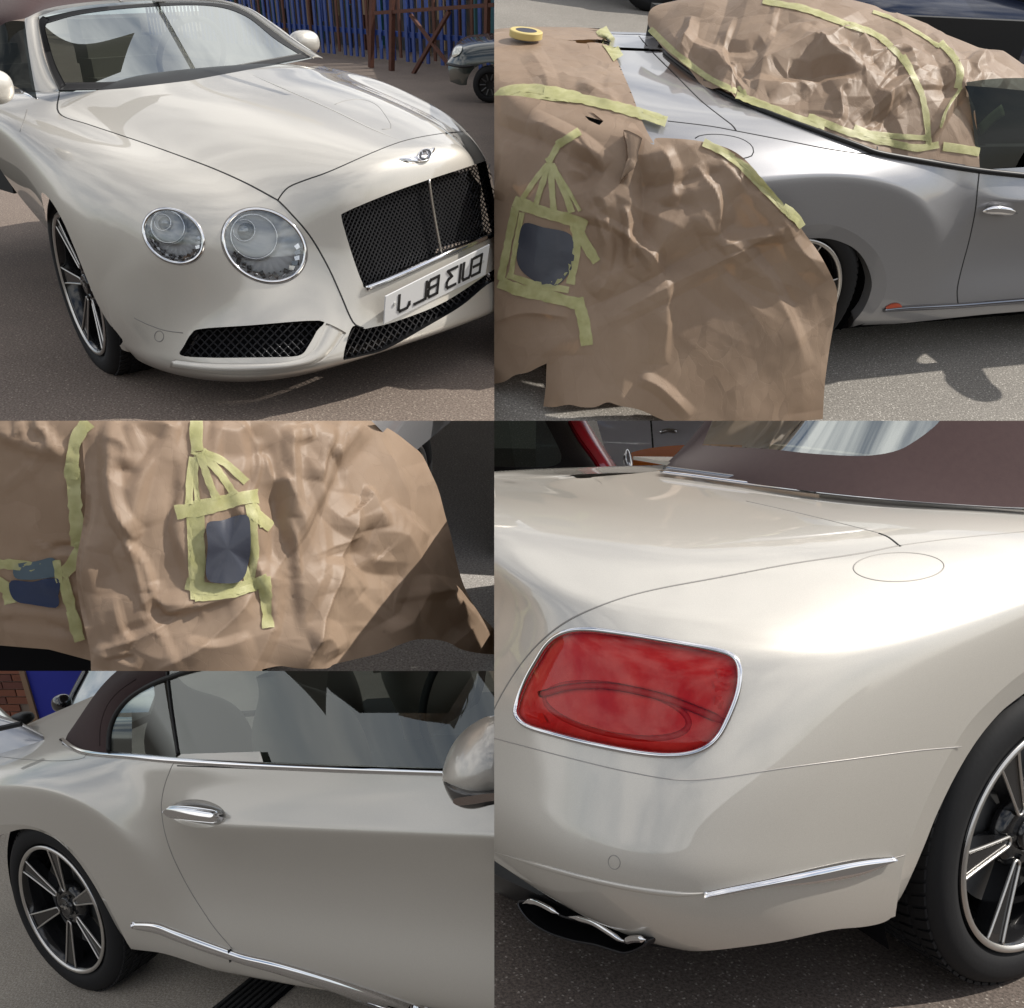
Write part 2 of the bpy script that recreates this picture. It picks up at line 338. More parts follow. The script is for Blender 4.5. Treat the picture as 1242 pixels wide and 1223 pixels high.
def tube(P, r, n=8, closed=False, name='tube', flat=None, Nn=None, taper=False):
    """tube along 3-D points; flat=(width,height) gives an oval lying on normals Nn"""
    P = np.asarray(P, float); m = len(P); T = np.gradient(P, axis=0) if not closed else np.roll(P, -1, 0) - np.roll(P, 1, 0); T /= np.linalg.norm(T, axis=1, keepdims=True) + 1e-12
    if Nn is None: Nn = np.tile([0, 0, 1.], (m, 1))
    S = np.cross(T, Nn); S /= np.linalg.norm(S, axis=1, keepdims=True) + 1e-12; U = np.cross(S, T)
    a, b = (r, r) if flat is None else flat; V = []; k2 = np.ones(m)
    if taper: k2 = np.clip(np.minimum(np.arange(m), np.arange(m)[::-1]) / (m * .18), .15, 1)
    for k in range(n):
        t = 2 * math.pi * k / n; V.append(P + (S * (a * math.cos(t)) + U * (b * math.sin(t))) * k2[:, None])
    V = np.array(V).transpose(1, 0, 2).reshape(-1, 3); Fc = []
    for i in range(m if closed else m - 1):
        j = (i + 1) % m
        for k in range(n): Fc.append((i * n + k, j * n + k, j * n + (k + 1) % n, i * n + (k + 1) % n))
    if not closed: Fc += [tuple(range(n)), tuple(range((m - 1) * n, m * n))[::-1]]
    return mesh_of(V, Fc, name)
def line_on(sheet, path, w, h, name, n=None, closed=False, smooth=True, lift=0.0, taper=False, sides=6):
    p = cat(path, 6, closed) if smooth else np.asarray(path, float)
    p = resample(p, n or max(8, int(np.linalg.norm(np.diff(p, axis=0), axis=1).sum() / 5)), closed); P, Nn = sheet.hit(p)
    return tube(P + Nn * lift, 0, sides, closed, name, (w / 2, h), Nn, taper)
def band_on(sheet, A, B, name, n=60, k=5, h=.004, push=None, thick=.003, rag=0):
    """solid band between two picture lines lying on a sheet; h = bulge; push=(a,b) depth of each edge below the surface"""
    A = resample(cat(A, 6), n); B = resample(cat(B, 6), n); V = []; Ns = []
    if rag:
        A = A + rng.normal(0, rag, A.shape); B = B + rng.normal(0, rag, B.shape)
    for j in range(k + 1):
        t = j / k; P, Nn = sheet.hit(A * (1 - t) + B * t); e = h * (1 - (2 * t - 1) ** 4) + thick
        if push is not None: e = -(push[0] * (1 - t) + push[1] * t)
        V.append(P + Nn * e); Ns.append(Nn)
    V = np.array(V); Ns = np.array(Ns); Fc = []
    for j in range(k):
        for i in range(n - 1): Fc.append((j * n + i, j * n + i + 1, (j + 1) * n + i + 1, (j + 1) * n + i))
    allv = [V.reshape(-1, 3)]
    if push is None:
        o = (k + 1) * n; bd = [(0, i) for i in range(n)] + [(j, n - 1) for j in range(1, k + 1)] + [(k, i) for i in range(n - 2, -1, -1)] + [(j, 0) for j in range(k - 1, 0, -1)]
        low = np.array([V[j, i] - Ns[j, i] * (thick + .003) for j, i in bd]); allv.append(low); m = len(bd)
        for q in range(m):
            j, i = bd[q]; j2, i2 = bd[(q + 1) % m]; Fc.append((j * n + i, j2 * n + i2, o + (q + 1) % m, o + q))
    return mesh_of(np.vstack(allv), Fc, name)
def disc_on(sheet, poly, hf, name, rings=8, n=64, smooth=True, planar=False, rmin=0, rmax=1.0, center=None):
    """surface inside a picture outline; height above the sheet hf(r, angle)"""
    q = resample(cat(poly, 6, True) if smooth else np.asarray(poly, float), n, True); c = q.mean(0) if center is None else np.array(center, float); V = []; Fc = []
    B, NB = sheet.hit(q); n0 = NB.mean(0); n0 /= np.linalg.norm(n0); c0 = B.mean(0)
    rs = np.linspace(rmin, rmax, rings + 1)
    for r in rs:
        if r == 0:
            pts = [c]
        else: pts = c + (q - c) * r
        if planar:
            D = sheet.v.dirs(pts); t = ((c0 - sheet.v.C) @ n0) / (D @ n0); P = sheet.v.C + D * t[:, None]; Nn = np.tile(n0, (len(P), 1))
            if r > 0: P = P + r * r * (((B - c0) @ n0)[:, None]) * n0
        else: P, Nn = sheet.hit(pts)
        for k, (p, nn) in enumerate(zip(P, Nn)): V.append(p + (n0 if planar else nn) * hf(r, 2 * math.pi * k / n))
    off = [0]; cnt = [1 if r == 0 else n for r in rs]
    for x in cnt: off.append(off[-1] + x)
    for a in range(rings):
        for k in range(n):
            k2 = (k + 1) % n
            if cnt[a] == 1: Fc.append((off[a], off[a + 1] + k, off[a + 1] + k2))
            else: Fc.append((off[a] + k, off[a + 1] + k, off[a + 1] + k2, off[a] + k2))
    A = np.array(V, float); s_ = 0
    for f in Fc[:: max(1, len(Fc) // 60)]: s_ += np.dot(np.cross(A[f[1]] - A[f[0]], A[f[2]] - A[f[0]]), sheet.v.C - A[f[0]])
    if s_ < 0: Fc = [f[::-1] for f in Fc]
    return mesh_of(V, Fc, name)
def ring_on(sheet, poly, w, h, name, n=90, lift=0, smooth=True):
    q = resample(cat(poly, 6, True) if smooth else poly, n, True); P, Nn = sheet.hit(q); nm = Nn.mean(0); Nn = Nn * .4 + nm * .6; Nn /= np.linalg.norm(Nn, axis=1, keepdims=True)
    return tube(P + Nn * lift, 0, 10, True, name, (w / 2, h), Nn)
def ell(cx, cy, a, b, deg, n=28):
    t = np.linspace(0, 2 * math.pi, n, endpoint=False); c, s = math.cos(R_(deg)), math.sin(R_(deg)); x, y = a * np.cos(t), b * np.sin(t)
    return np.c_[cx + x * c - y * s, cy + x * s + y * c]
def grid_net(view, rows):
    return [[np.array(p, float) if len(p) == 3 else view.at(*p) for p in r] for r in rows]
def ground(view, m, pts, label=None, n=14, z=0.0):
    V = [(x, y, z) for x, y in pts]; return single(view, 'ground', mesh_of(V, [tuple(range(len(V)))], 'ground', False), m, kind='structure')

def clip(view):
    """each corner of the yard ends at its own straight boundary"""
    bpy.context.view_layer.update()
    cw = CAMW @ FLIP; o0 = cw.translation; dead = []
    for o in view.objs:
        if o.type != 'MESH': continue
        mw = o.matrix_world; inv = mw.inverted(); me = o.data; n = len(me.vertices)
        if n == 0: dead.append(o); continue
        co = np.empty(n * 3); me.vertices.foreach_get('co', co); co = co.reshape(-1, 3); Wm = np.array(mw); pw = co @ Wm[:3, :3].T + Wm[:3, 3]
        for (ax, val, side) in view.cuts:
            nc = Vector((1, 0, -(val - CX) / F)) if ax == 'u' else Vector((0, 1, -(val - CY) / F)); nc = nc * side; nw = (cw.to_3x3() @ nc).normalized()
            d = (pw - np.array(o0)) @ np.array(nw)
            if d.max() <= 1e-5: continue
            if d.min() >= -1e-5: dead.append(o); break
            if o.data.users > 1: o.data = o.data.copy()
            bm = bmesh.new(); bm.from_mesh(o.data); co_l = inv @ o0; no_l = (inv.to_3x3() @ nw)
            no_l = (mw.to_3x3().transposed() @ nw).normalized()
            bmesh.ops.bisect_plane(bm, geom=bm.verts[:] + bm.edges[:] + bm.faces[:], plane_co=co_l, plane_no=no_l, clear_outer=True, dist=1e-5)
            bm.to_mesh(o.data); bm.free()
            if len(o.data.vertices) == 0: dead.append(o); break
            n = len(o.data.vertices); co = np.empty(n * 3); o.data.vertices.foreach_get('co', co); co = co.reshape(-1, 3); pw = co @ Wm[:3, :3].T + Wm[:3, 3]
    dset = set(dead)
    for o in dead:
        if not any(c not in dset for c in o.children): bpy.data.objects.remove(o)
        else:
            o.data = bpy.data.meshes.new('cut_away')
    for o in list(view.objs):
        try: o.name
        except ReferenceError: continue
        if '_b' in o.keys(): del o['_b']

# ------------------------------------------------------------------ wheel
WH = {}
def wheel_meshes():
    if WH: return WH
    def lathe(prof, n, name):
        V = []; Fc = []; m = len(prof)
        for i in range(n):
            t = 2 * math.pi * i / n
            for y, r in prof: V.append((r * math.cos(t), y, r * math.sin(t)))
        for i in range(n):
            for j in range(m - 1): Fc.append((i * m + j, i * m + j + 1, ((i + 1) % n) * m + j + 1, ((i + 1) % n) * m + j))
        return mesh_of(V, Fc, name)
    # y<0 is outboard; wheel face at y=0
    tp = [(.02, .272), (-.004, .285), (-.010, .305), (-.008, .33), (.003, .350), (.022, .3605), (.05, .3625)]
    tp += [(.085, .3635), (.14, .364), (.20, .3635), (.235, .3625), (.262, .356), (.28, .33), (.28, .27)]
    WH['tyre'] = lathe(tp, 120, 'tyre')
    mb = MB()      # tread blocks
    for i in range(72):
        for yy, hw, sk in ((.035, .020, .5), (.085, .021, .3), (.14, .022, 0), (.195, .021, -.3), (.245, .018, -.5)):
            t = 2 * math.pi * (i + (.5 if yy in (.085, .195) else 0)) / 72; er = np.array((math.cos(t), 0, math.sin(t))); et = np.array((-math.sin(t), 0, math.cos(t))); ey = np.array((0, 1., 0)) + et * sk; ey /= np.linalg.norm(ey)
            rr = .3655 if yy not in (.035, .245) else .3625
            mb.box(er * rr + np.array((0, yy, 0)), (.0035, hw, .0115), (er, ey, et))
    WH['tread'] = mb.me('tread')
    WH['rim'] = lathe([(.03, .272), (.000, .274), (-.004, .270), (-.002, .262), (.006, .256), (.03, .250), (.11, .238), (.20, .235)], 96, 'rim')
    WH['lip'] = lathe([(-.0045, .2745), (-.0085, .2715), (-.0085, .2625), (-.002, .2585)], 96, 'lip')
    # spokes: six pairs, each a long U, narrow at the hub and open at the rim
    def outline(w0, w1, r0, r1, k=14):
        L = []
        for i in range(k + 1):
            t = i / k; r = r1 + (r0 - r1) * t; w = w1 + (w0 - w1) * t ** .8; L.append((r, w))
        arc = [(r0 - w0 * math.sin(a), w0 * math.cos(a)) for a in np.linspace(0, math.pi, 9)[1:-1]]
        return L + arc + [(r, -w) for r, w in L[::-1]]
    U = outline(.0125, .034, .080, .262); V = []; Fc = []; m = len(U)
    for yy, s in ((.004, 1.0), (.045, .9)):
        for r, w in U: V.append((w * s, yy + .030 * (1 - min(r, .26) / .26), r))
    Fc = [tuple(range(m))] + [(i, i + 1, m + i + 1, m + i) for i in range(m - 1)]
    WH['spoke'] = mesh_of(V, Fc, 'spoke', False)
    P = np.array([(w, .0015 + .030 * (1 - min(r, .26) / .26), r) for r, w in U]); Nn = np.tile([0, -1., 0], (len(P), 1))
    WH['edge'] = tube(P, 0, 8, False, 'spoke_edge', (.0036, .004), Nn)
    rb = MB(); rb.add([(-.012, .012, .258), (.012, .012, .258), (.006, .03, .10), (-.006, .03, .10)], [(0, 1, 2, 3)])
    WH['hub'] = lathe([(.06, .095), (.034, .090), (.028, .070), (.026, .045), (.030, .042)], 48, 'hub')
    WH['cap'] = lathe([(.032, .040), (.018, .039), (.015, .034), (.017, .030), (.016, .0001)], 40, 'centre_cap')
    dm = MB()
    for sx in (-1, 1):
        for k in range(4): dm.box((sx * (.010 + k * .0045), .0135, .004 - k * .0012), (.0016, .001, .006 - k * .0012))
    dm.box((0, .0135, 0), (.0022, .0012, .008)); dm.box((.003, .013, .004), (.004, .0012, .0012)); dm.box((.003, .013, -.001), (.004, .0012, .0012)); dm.box((.003, .013, -.006), (.004, .0012, .0012)); dm.box((.007, .013, .0), (.0012, .0012, .006))
    WH['badge'] = dm.me('badge')
    WH['disc'] = lathe([(.075, .19), (.075, .07)], 48, 'brake_disc')
    nb = MB()
    nb.bar((.058, .035, 0), (.058, .020, 0), .008, 6)
    WH['bolt'] = nb.me('wheel_bolt'); return WH
def wheel(view, parent, hub, rot=0.0, steer=0.0):
    g = wheel_meshes(); M = Matrix.Translation(Vector(hub)) @ Matrix.Rotation(steer, 4, 'Z') @ Matrix.Rotation(rot, 4, 'Y')
    w = part(view, 'wheel', g['rim'], RIMB, parent); b = Vector(parent['_b']); w.matrix_local = Matrix.Translation(-b) @ M
    def s(name, key, m, ang=None):
        o = part(view, name, g[key], m, w, sub=True)
        if ang is not None: o.matrix_local = Matrix.Rotation(ang, 4, 'Y')
        return o
    s('tyre', 'tyre', RUBBER); s('tread', 'tread', RUBBER); s('rim_lip', 'lip', RIMS); s('hub', 'hub', RIMB); s('centre_cap', 'cap', RIMB); s('badge', 'badge', RIMS); [s('wheel_bolt', 'bolt', RIMB, k * 1.2566 + .3) for k in range(5)]
    s('brake_disc', 'disc', mat('brake_steel', (.22, .22, .22), .4, .8))
    for k in range(6): s('spoke', 'spoke', RIMB, k * math.pi / 3 + .1); s('spoke_edge', 'edge', RIMS, k * math.pi / 3 + .1)
    return w

def liner(view, parent, hub, r=.43, y0=-.90, y1=-.50, name='wheel_arch_liner', t1=3.59):
    V = []; Fc = []; n = 40; x, z = hub
    for i in range(n + 1):
        t = -.45 + (t1 + .45) * i / n
        V += [(x + r * math.cos(t), y0, z + r * math.sin(t)), (x + r * math.cos(t), y1, z + r * math.sin(t)), (x, y1, z)]
    for i in range(n): a = i * 3; Fc += [(a, a + 1, a + 4, a + 3), (a + 1, a + 2, a + 5, a + 4)]
    return part(view, name, mesh_of(V, Fc, name), DARK, parent)
def underbody(view, parent, x0=-.95, x1=3.3, nm='underbody', hw=.76, z0=.08):
    return part(view, nm, MB().box(((x0 + x1) / 2, .05, (.5 + z0) / 2), ((x1 - x0) / 2, hw, (.5 - z0) / 2)).me(nm), DARK, parent)
# unseen wall added behind the viewer to darken what the car flanks mirror
_o = bpy.data.objects.new('added_reflection_wall', None); COL.objects.link(_o); _o.location = (0, -9, -1); _o['label'] = 'long brown brick wall added out of view behind the viewer for car reflections'; _o['category'] = 'building'
_w = MB(); _w.box((0, -10, .2), (19, .3, 2.6)); _m = bpy.data.objects.new('wall', _w.me('wall')); COL.objects.link(_m); _m.parent = _o; _m.location = (0, 9, 1)
_m.data.materials.append(mat('reflection_wall_brick', (.16, .12, .095), .9, noise=(1.2, (.11, .085, .07), .2)))

# ================================================================== upper left: the front of the car
V1 = View([6.24109, -2.45887, 1.39611, 1.97827, 0.74988, -0.44094], [('u', 599.5, 1), ('v', 510.5, 1)])
T1 = asphalt('brown_tarmac', (.255, .203, .168), (.105, .085, .074), (.50, .43, .35), .28)
ground(V1, T1, [(9, -6), (9, 14), (-30, 30), (-30, -6)])
c1 = root(V1, 'convertible_car', (1.4, 0, 0), 'pearl convertible seen from the front, twin round headlights, black mesh grille and mirrored number plate', 'car')
rows = [
 [(2.20,0,1.00),(2.18,.25,.995),(2.14,.45,.98),(2.08,.65,.97),(2.06,.76,.975),(2.06,.85,.965),(2.06,.895,.94),(2.06,.905,.87),(2.06,.82,.62),(2.06,.70,.40),(2.06,.60,.20)],
 [(2.42,0,1.045),(2.40,.25,1.04),(2.36,.45,1.02),(2.30,.65,.98),(2.28,.76,.962),(2.28,.855,.945),(2.28,.905,.92),(2.28,.918,.85),(2.28,.86,.62),(2.28,.76,.40),(2.28,.67,.20)],
 [(2.62,0,1.02),(2.60,.25,1.01),(2.56,.45,.985),(2.50,.655,.938),(2.49,.76,.925),(2.49,.86,.915),(2.49,.915,.885),(2.49,.935,.80),(2.49,.90,.60),(2.49,.83,.40),(2.49,.75,.20)],
 [(2.86,0,.985),(2.84,.25,.975),(2.80,.45,.945),(2.74,.655,.885),(2.73,.76,.88),(2.72,.86,.865),(2.71,.925,.81),(2.71,.95,.70),(2.71,.955,.56),(2.71,.955,.40),(2.71,.94,.20)],
 [(3.10,0,.94),(3.08,.25,.93),(3.04,.44,.90),(2.96,.63,.845),(2.93,.75,.84),(2.90,.85,.815),(2.84,.925,.745),(2.81,.952,.655),(2.82,.955,.54),(2.84,.953,.39),(2.84,.94,.20)],
 [(3.32,0,.895),(3.30,.25,.885),(3.25,.42,.855),(3.17,.60,.80),(3.11,.72,.785),(3.04,.84,.745),(2.95,.92,.665),(2.89,.948,.575),(2.88,.952,.48),(2.88,.950,.36),(2.88,.93,.19)],
 [(3.50,0,.855),(3.47,.24,.845),(3.41,.40,.80),(3.33,.53,.745),(3.26,.67,.725),(3.15,.81,.675),(3.03,.90,.60),(2.95,.938,.52),(2.92,.945,.44),(2.90,.945,.34),(2.90,.93,.19)],
 [(3.60,0,.835),(3.57,.24,.815),(3.50,.37,.755),(3.41,.50,.685),(3.33,.65,.655),(3.21,.80,.61),(3.07,.89,.545),(2.98,.93,.475),(2.93,.943,.41),(2.92,.943,.32),(2.92,.93,.18)],
 [(3.655,0,.79),(3.62,.24,.765),(3.545,.37,.70),(3.44,.50,.615),(3.36,.65,.58),(3.235,.80,.54),(3.09,.89,.49),(2.99,.93,.435),(2.94,.942,.38),(2.93,.94,.30),(2.92,.93,.18)],
 [(3.675,0,.64),(3.645,.24,.60),(3.58,.37,.555),(3.47,.50,.51),(3.39,.65,.48),(3.25,.80,.455),(3.10,.89,.42),(3.00,.93,.385),(2.95,.94,.345),(2.93,.94,.28),(2.93,.925,.18)],
 [(3.705,0,.48),(3.675,.24,.455),(3.62,.38,.42),(3.52,.51,.40),(3.42,.65,.385),(3.27,.80,.37),(3.11,.89,.35),(3.01,.93,.33),(2.95,.938,.31),(2.94,.94,.26),(2.93,.92,.18)],
 [(3.72,0,.36),(3.69,.24,.345),(3.64,.40,.325),(3.56,.54,.31),(3.45,.67,.30),(3.29,.81,.29),(3.12,.89,.28),(3.02,.925,.27),(2.96,.935,.26),(2.94,.935,.23),(2.93,.92,.17)],
 [(3.745,0,.245),(3.715,.25,.235),(3.66,.44,.225),(3.585,.60,.22),(3.47,.72,.215),(3.31,.83,.21),(3.14,.89,.21),(3.04,.915,.21),(2.98,.925,.21),(2.96,.925,.20),(2.95,.915,.165)],
 [(3.745,0,.195),(3.715,.26,.185),(3.66,.46,.17),(3.59,.62,.16),(3.47,.75,.15),(3.31,.845,.148),(3.14,.895,.155),(3.05,.91,.165),(2.99,.915,.175),(2.97,.915,.175),(2.96,.905,.16)],
 [(3.68,0,.165),(3.65,.26,.155),(3.60,.45,.135),(3.53,.60,.12),(3.42,.72,.108),(3.27,.81,.105),(3.12,.86,.11),(3.03,.88,.12),(2.98,.89,.13),(2.96,.89,.14),(2.95,.88,.15)],
]
def mir(r): return [(x, y, z) for x, y, z in r[7:0:-1]] + [(x, -y, z) for x, y, z in r]
B1 = Sheet('body', net([mir(r) for r in rows], 230, 300), V1)
hood = cat([(66, 108), (72, 138), (110, 152), (170, 172), (215, 188), (260, 205), (300, 223), (337, 243), (350, 228), (372, 218), (400, 208), (450, 186), (490, 171), (530, 163), (562, 160), (590, 162), (600, 163), (560, 135), (480, 100), (420, 84), (384, 71)], 1)
hoodp = np.vstack([cat([(72, 138), (110, 152), (170, 172), (215, 188), (260, 205), (300, 223), (337, 243)], 6), cat([(337, 243), (348, 229), (372, 218), (400, 208), (450, 186), (490, 171), (530, 163), (562, 160), (590, 162), (604, 166)], 6)[1:], cat([(640, 120), (640, 60), (450, 40), (388, 40)], 4), [(300, 50), (60, 60), (66, 108)]])
B1.cut(hoodp, 1, where=lambda c: (c[:, 2] > .45), facing=False)
B1.cut(np.array([(72, 111), (100, 111), (150, 107.5), (230, 98), (300, 85), (345, 77), (378, 71), (378, 20), (250, -20), (40, -20), (20, 60)], float), 8, only=[0, 1], where=lambda c: c[:, 2] > .9, facing=False)
nose_line = [(337, 243), (350, 256), (375, 285), (397, 322), (413, 357), (424, 383), (431, 394), (441, 398), (452, 397), (480, 390), (540, 366), (610, 327)]
nosep = np.vstack([cat([(337, 243), (348, 229), (372, 218), (400, 208), (450, 186), (490, 171), (530, 163), (562, 160), (590, 162), (604, 166)], 6), cat(nose_line, 6)[::-1]])
B1.cut(nosep, 2)
grille = np.array([(414, 263), (418, 258), (440, 248), (480, 232), (520, 218), (560, 205), (594, 194), (612, 192), (612, 278), (598, 284), (570, 295), (540, 306), (500, 324), (447, 348), (440, 344), (430, 318), (420, 286)], float)
grille = cat(grille, 3, True)
B1.cut(grille, 3)
lampA = ell(320.5, 298, 54, 42.5, 30); lampB = ell(210.5, 286.5, 40, 31, 34)
B1.cut(resample(cat(lampA, 4, True), 90, True), 4); B1.cut(resample(cat(lampB, 4, True), 90, True), 4)
intk = cat([(219, 431), (223, 420), (232, 405), (244, 399), (300, 395), (388, 389), (384, 402), (374, 420), (366, 430), (350, 433), (300, 434), (250, 434)], 4, True)
B1.cut(intk, 5)
lowi = np.vstack([cat([(416, 437), (419, 420), (428, 396), (441, 399), (452, 397), (480, 390), (540, 366), (606, 322)], 5), cat([(612, 352), (597, 342), (560, 371), (520, 395), (470, 423), (440, 432), (416, 437)], 5)])
B1.cut(lowi, 6)
arch = cat([(50, 236), (56, 237), (66, 250), (78, 272), (90, 300), (104, 335), (118, 368), (132, 392), (143, 405), (147, 418), (110, 436), (80, 410), (66, 330), (61, 297), (55, 262)], 4, True)
B1.cut(arch, 7, where=lambda c: (c[:, 0] < 3.2) & (c[:, 1] < 0), facing=False)
part(V1, 'body', B1.mesh([0], 'body'), PAINT, c1)
part(V1, 'bonnet', B1.mesh([1], 'bonnet'), PAINT, c1)
part(V1, 'grille_surround', B1.mesh([2], 'grille_surround'), PAINT, c1)
part(V1, 'cowl', B1.mesh([8], 'cowl'), BLACK, c1)
part(V1, 'shut_line', line_on(B1, [(72, 112), (72, 138), (110, 152), (170, 172), (215, 188), (260, 205), (300, 223), (337, 243)], .006, .0012, 'shut_line'), SEAM, c1)
part(V1, 'shut_line', line_on(B1, [(337, 243), (343, 234), (352, 226), (372, 218), (400, 208), (450, 186), (490, 171), (530, 163), (562, 160), (586, 162)], .005, .0012, 'shut_line'), SEAM, c1)
part(V1, 'shut_line', line_on(B1, nose_line[:8], .006, .0012, 'shut_line'), SEAM, c1)
part(V1, 'bumper_seam', line_on(B1, [(163, 386), (180, 394), (200, 401), (222, 404)], .004, .001, 'bumper_seam'), SEAMP, c1)
part(V1, 'door_gap', line_on(B1, [(33, 133), (28, 150), (24, 160)], .004, .001, 'door_gap'), SEAMP, c1)
part(V1, 'washer_cover', line_on(B1, [(406, 127), (420, 122), (440, 121), (456, 127), (466, 138), (475, 155), (463, 157)], .003, .001, 'washer_cover'), SEAMP, c1)
part(V1, 'parking_sensor', ring_on(B1, ell(193, 408, 5.5, 6.5, 0), .004, .001, 'parking_sensor'), SEAMP, c1)
# centre ridge on the bonnet
part(V1, 'bonnet_ridge', line_on(B1, [(300, 88), (324, 99), (400, 132), (450, 156), (486, 171)], .012, .002, 'bonnet_ridge', taper=True), PAINT, c1)
# grille: recessed lattice of crossed bars
def back(sheet, poly, depth, name, m, parent, k=.0):
    return part(sheet.v, name, disc_on(sheet, poly, lambda r, a: -depth, name, 10, 120, smooth=False, planar=False), m, parent)
def wall(sheet, poly, d0, d1, name, m, parent, n=120, scale=1.0):
    q = resample(poly, n, True); P, Nn = sheet.hit(q); n0 = Nn.mean(0); n0 /= np.linalg.norm(n0); c = P.mean(0)
    V = np.vstack([P - n0 * d0, (P - n0 * d1 - c) * scale + c]); Fc = [(i, (i + 1) % n, n + (i + 1) % n, n + i) for i in range(n)]
    return part(sheet.v, name, mesh_of(V, Fc, name), m, parent)
GR = mat('grille_black', (.016, .016, .017), .35, .3)
wall(B1, grille, 0, .06, 'grille_frame', GR, c1)
def lattice(sheet, poly, du, dv, depth, r, name, m, parent, view, slope=1.0, hatch=45):
    """crossed bars clipped to a picture outline, standing `depth` behind the sheet"""
    Q, NQ = sheet.hit(resample(poly, 60, True)); n0 = NQ.mean(0); n0 /= np.linalg.norm(n0); c = Q.mean(0) - n0 * depth
    a = np.cross((0, 0, 1.), n0); a /= np.linalg.norm(a); b = np.cross(n0, a); mb = MB()
    W2 = max(abs((Q - c) @ a)) + .02; H2 = max(abs((Q - c) @ b)) + .02
    crv = lambda s: -0.10 * s * s
    n = int((W2 + H2) * 2 / du)
    for sg in (-1, 1):
        for k in range(-n // 2, n // 2 + 1):
            t = np.linspace(-(W2 + H2), W2 + H2, 220)
            co, si = math.cos(R_(hatch)), math.sin(R_(hatch)); x = t * co + k * du * si * -sg; y = t * si * sg + k * du * co
            P = c + np.outer(x, a) + np.outer(y, b); q = view.px(P); ins = inside(q, poly); i = 0
            while i < len(t):
                if ins[i]:
                    j = i
                    while j + 1 < len(t) and ins[j + 1]: j += 1
                    if j > i:
                        ids = sorted(set(list(range(i, j, 9)) + [j])); H_, HN = sheet.hit(q[ids]); Z = H_ - n0 * depth
                        for e in range(len(ids) - 1):
                            if np.linalg.norm(Z[e + 1] - Z[e]) > 1e-4: mb.bar(Z[e], Z[e + 1], r, 4)
                    i = j
                i += 1
    return part(view, name, mb.me(name), m, parent)
back(B1, grille, .085, 'grille_backing', DARK, c1)
lattice(B1, grille, .0145, 0, .030, .0024, 'grille_mesh', mat('mesh_bars', (.06, .06, .065), .3, .5), c1, V1)
part(V1, 'grille_bar', line_on(B1, [(521, 217), (524, 240), (529, 270), (536, 307)], .011, .006, 'grille_bar', lift=-.004), mat('satin_chrome', (.55, .52, .48), .25, .9), c1)
part(V1, 'grille_trim', line_on(B1, [(444, 350), (470, 340), (500, 327), (540, 309), (570, 297), (598, 284), (606, 279)], .022, .007, 'grille_trim', lift=.004), CHROME, c1)
lipg = [(414, 262), (440, 247), (480, 231), (520, 217), (560, 204), (596, 192)]
for q, nm, dp in ((intk, 'side_intake', .06), (lowi, 'lower_intake', .07)):
    back(B1, q, dp, nm + '_backing', DARK, c1); wall(B1, q, 0, dp, nm + '_edge', BLACK if nm == 'lower_intake' else GR, c1)
    lattice(B1, q, .022, 0, .03, .0028, nm + '_mesh', MATS['mesh_bars'], c1, V1)
# sculpted lip under the side intake
part(V1, 'intake_lip', band_on(B1, [(212, 436), (250, 440), (300, 441), (350, 438), (378, 426), (396, 392)], [(208, 446), (250, 452), (300, 453), (355, 448), (394, 436), (420, 404)], 'intake_lip', h=.014, thick=.0), PAINT, c1)
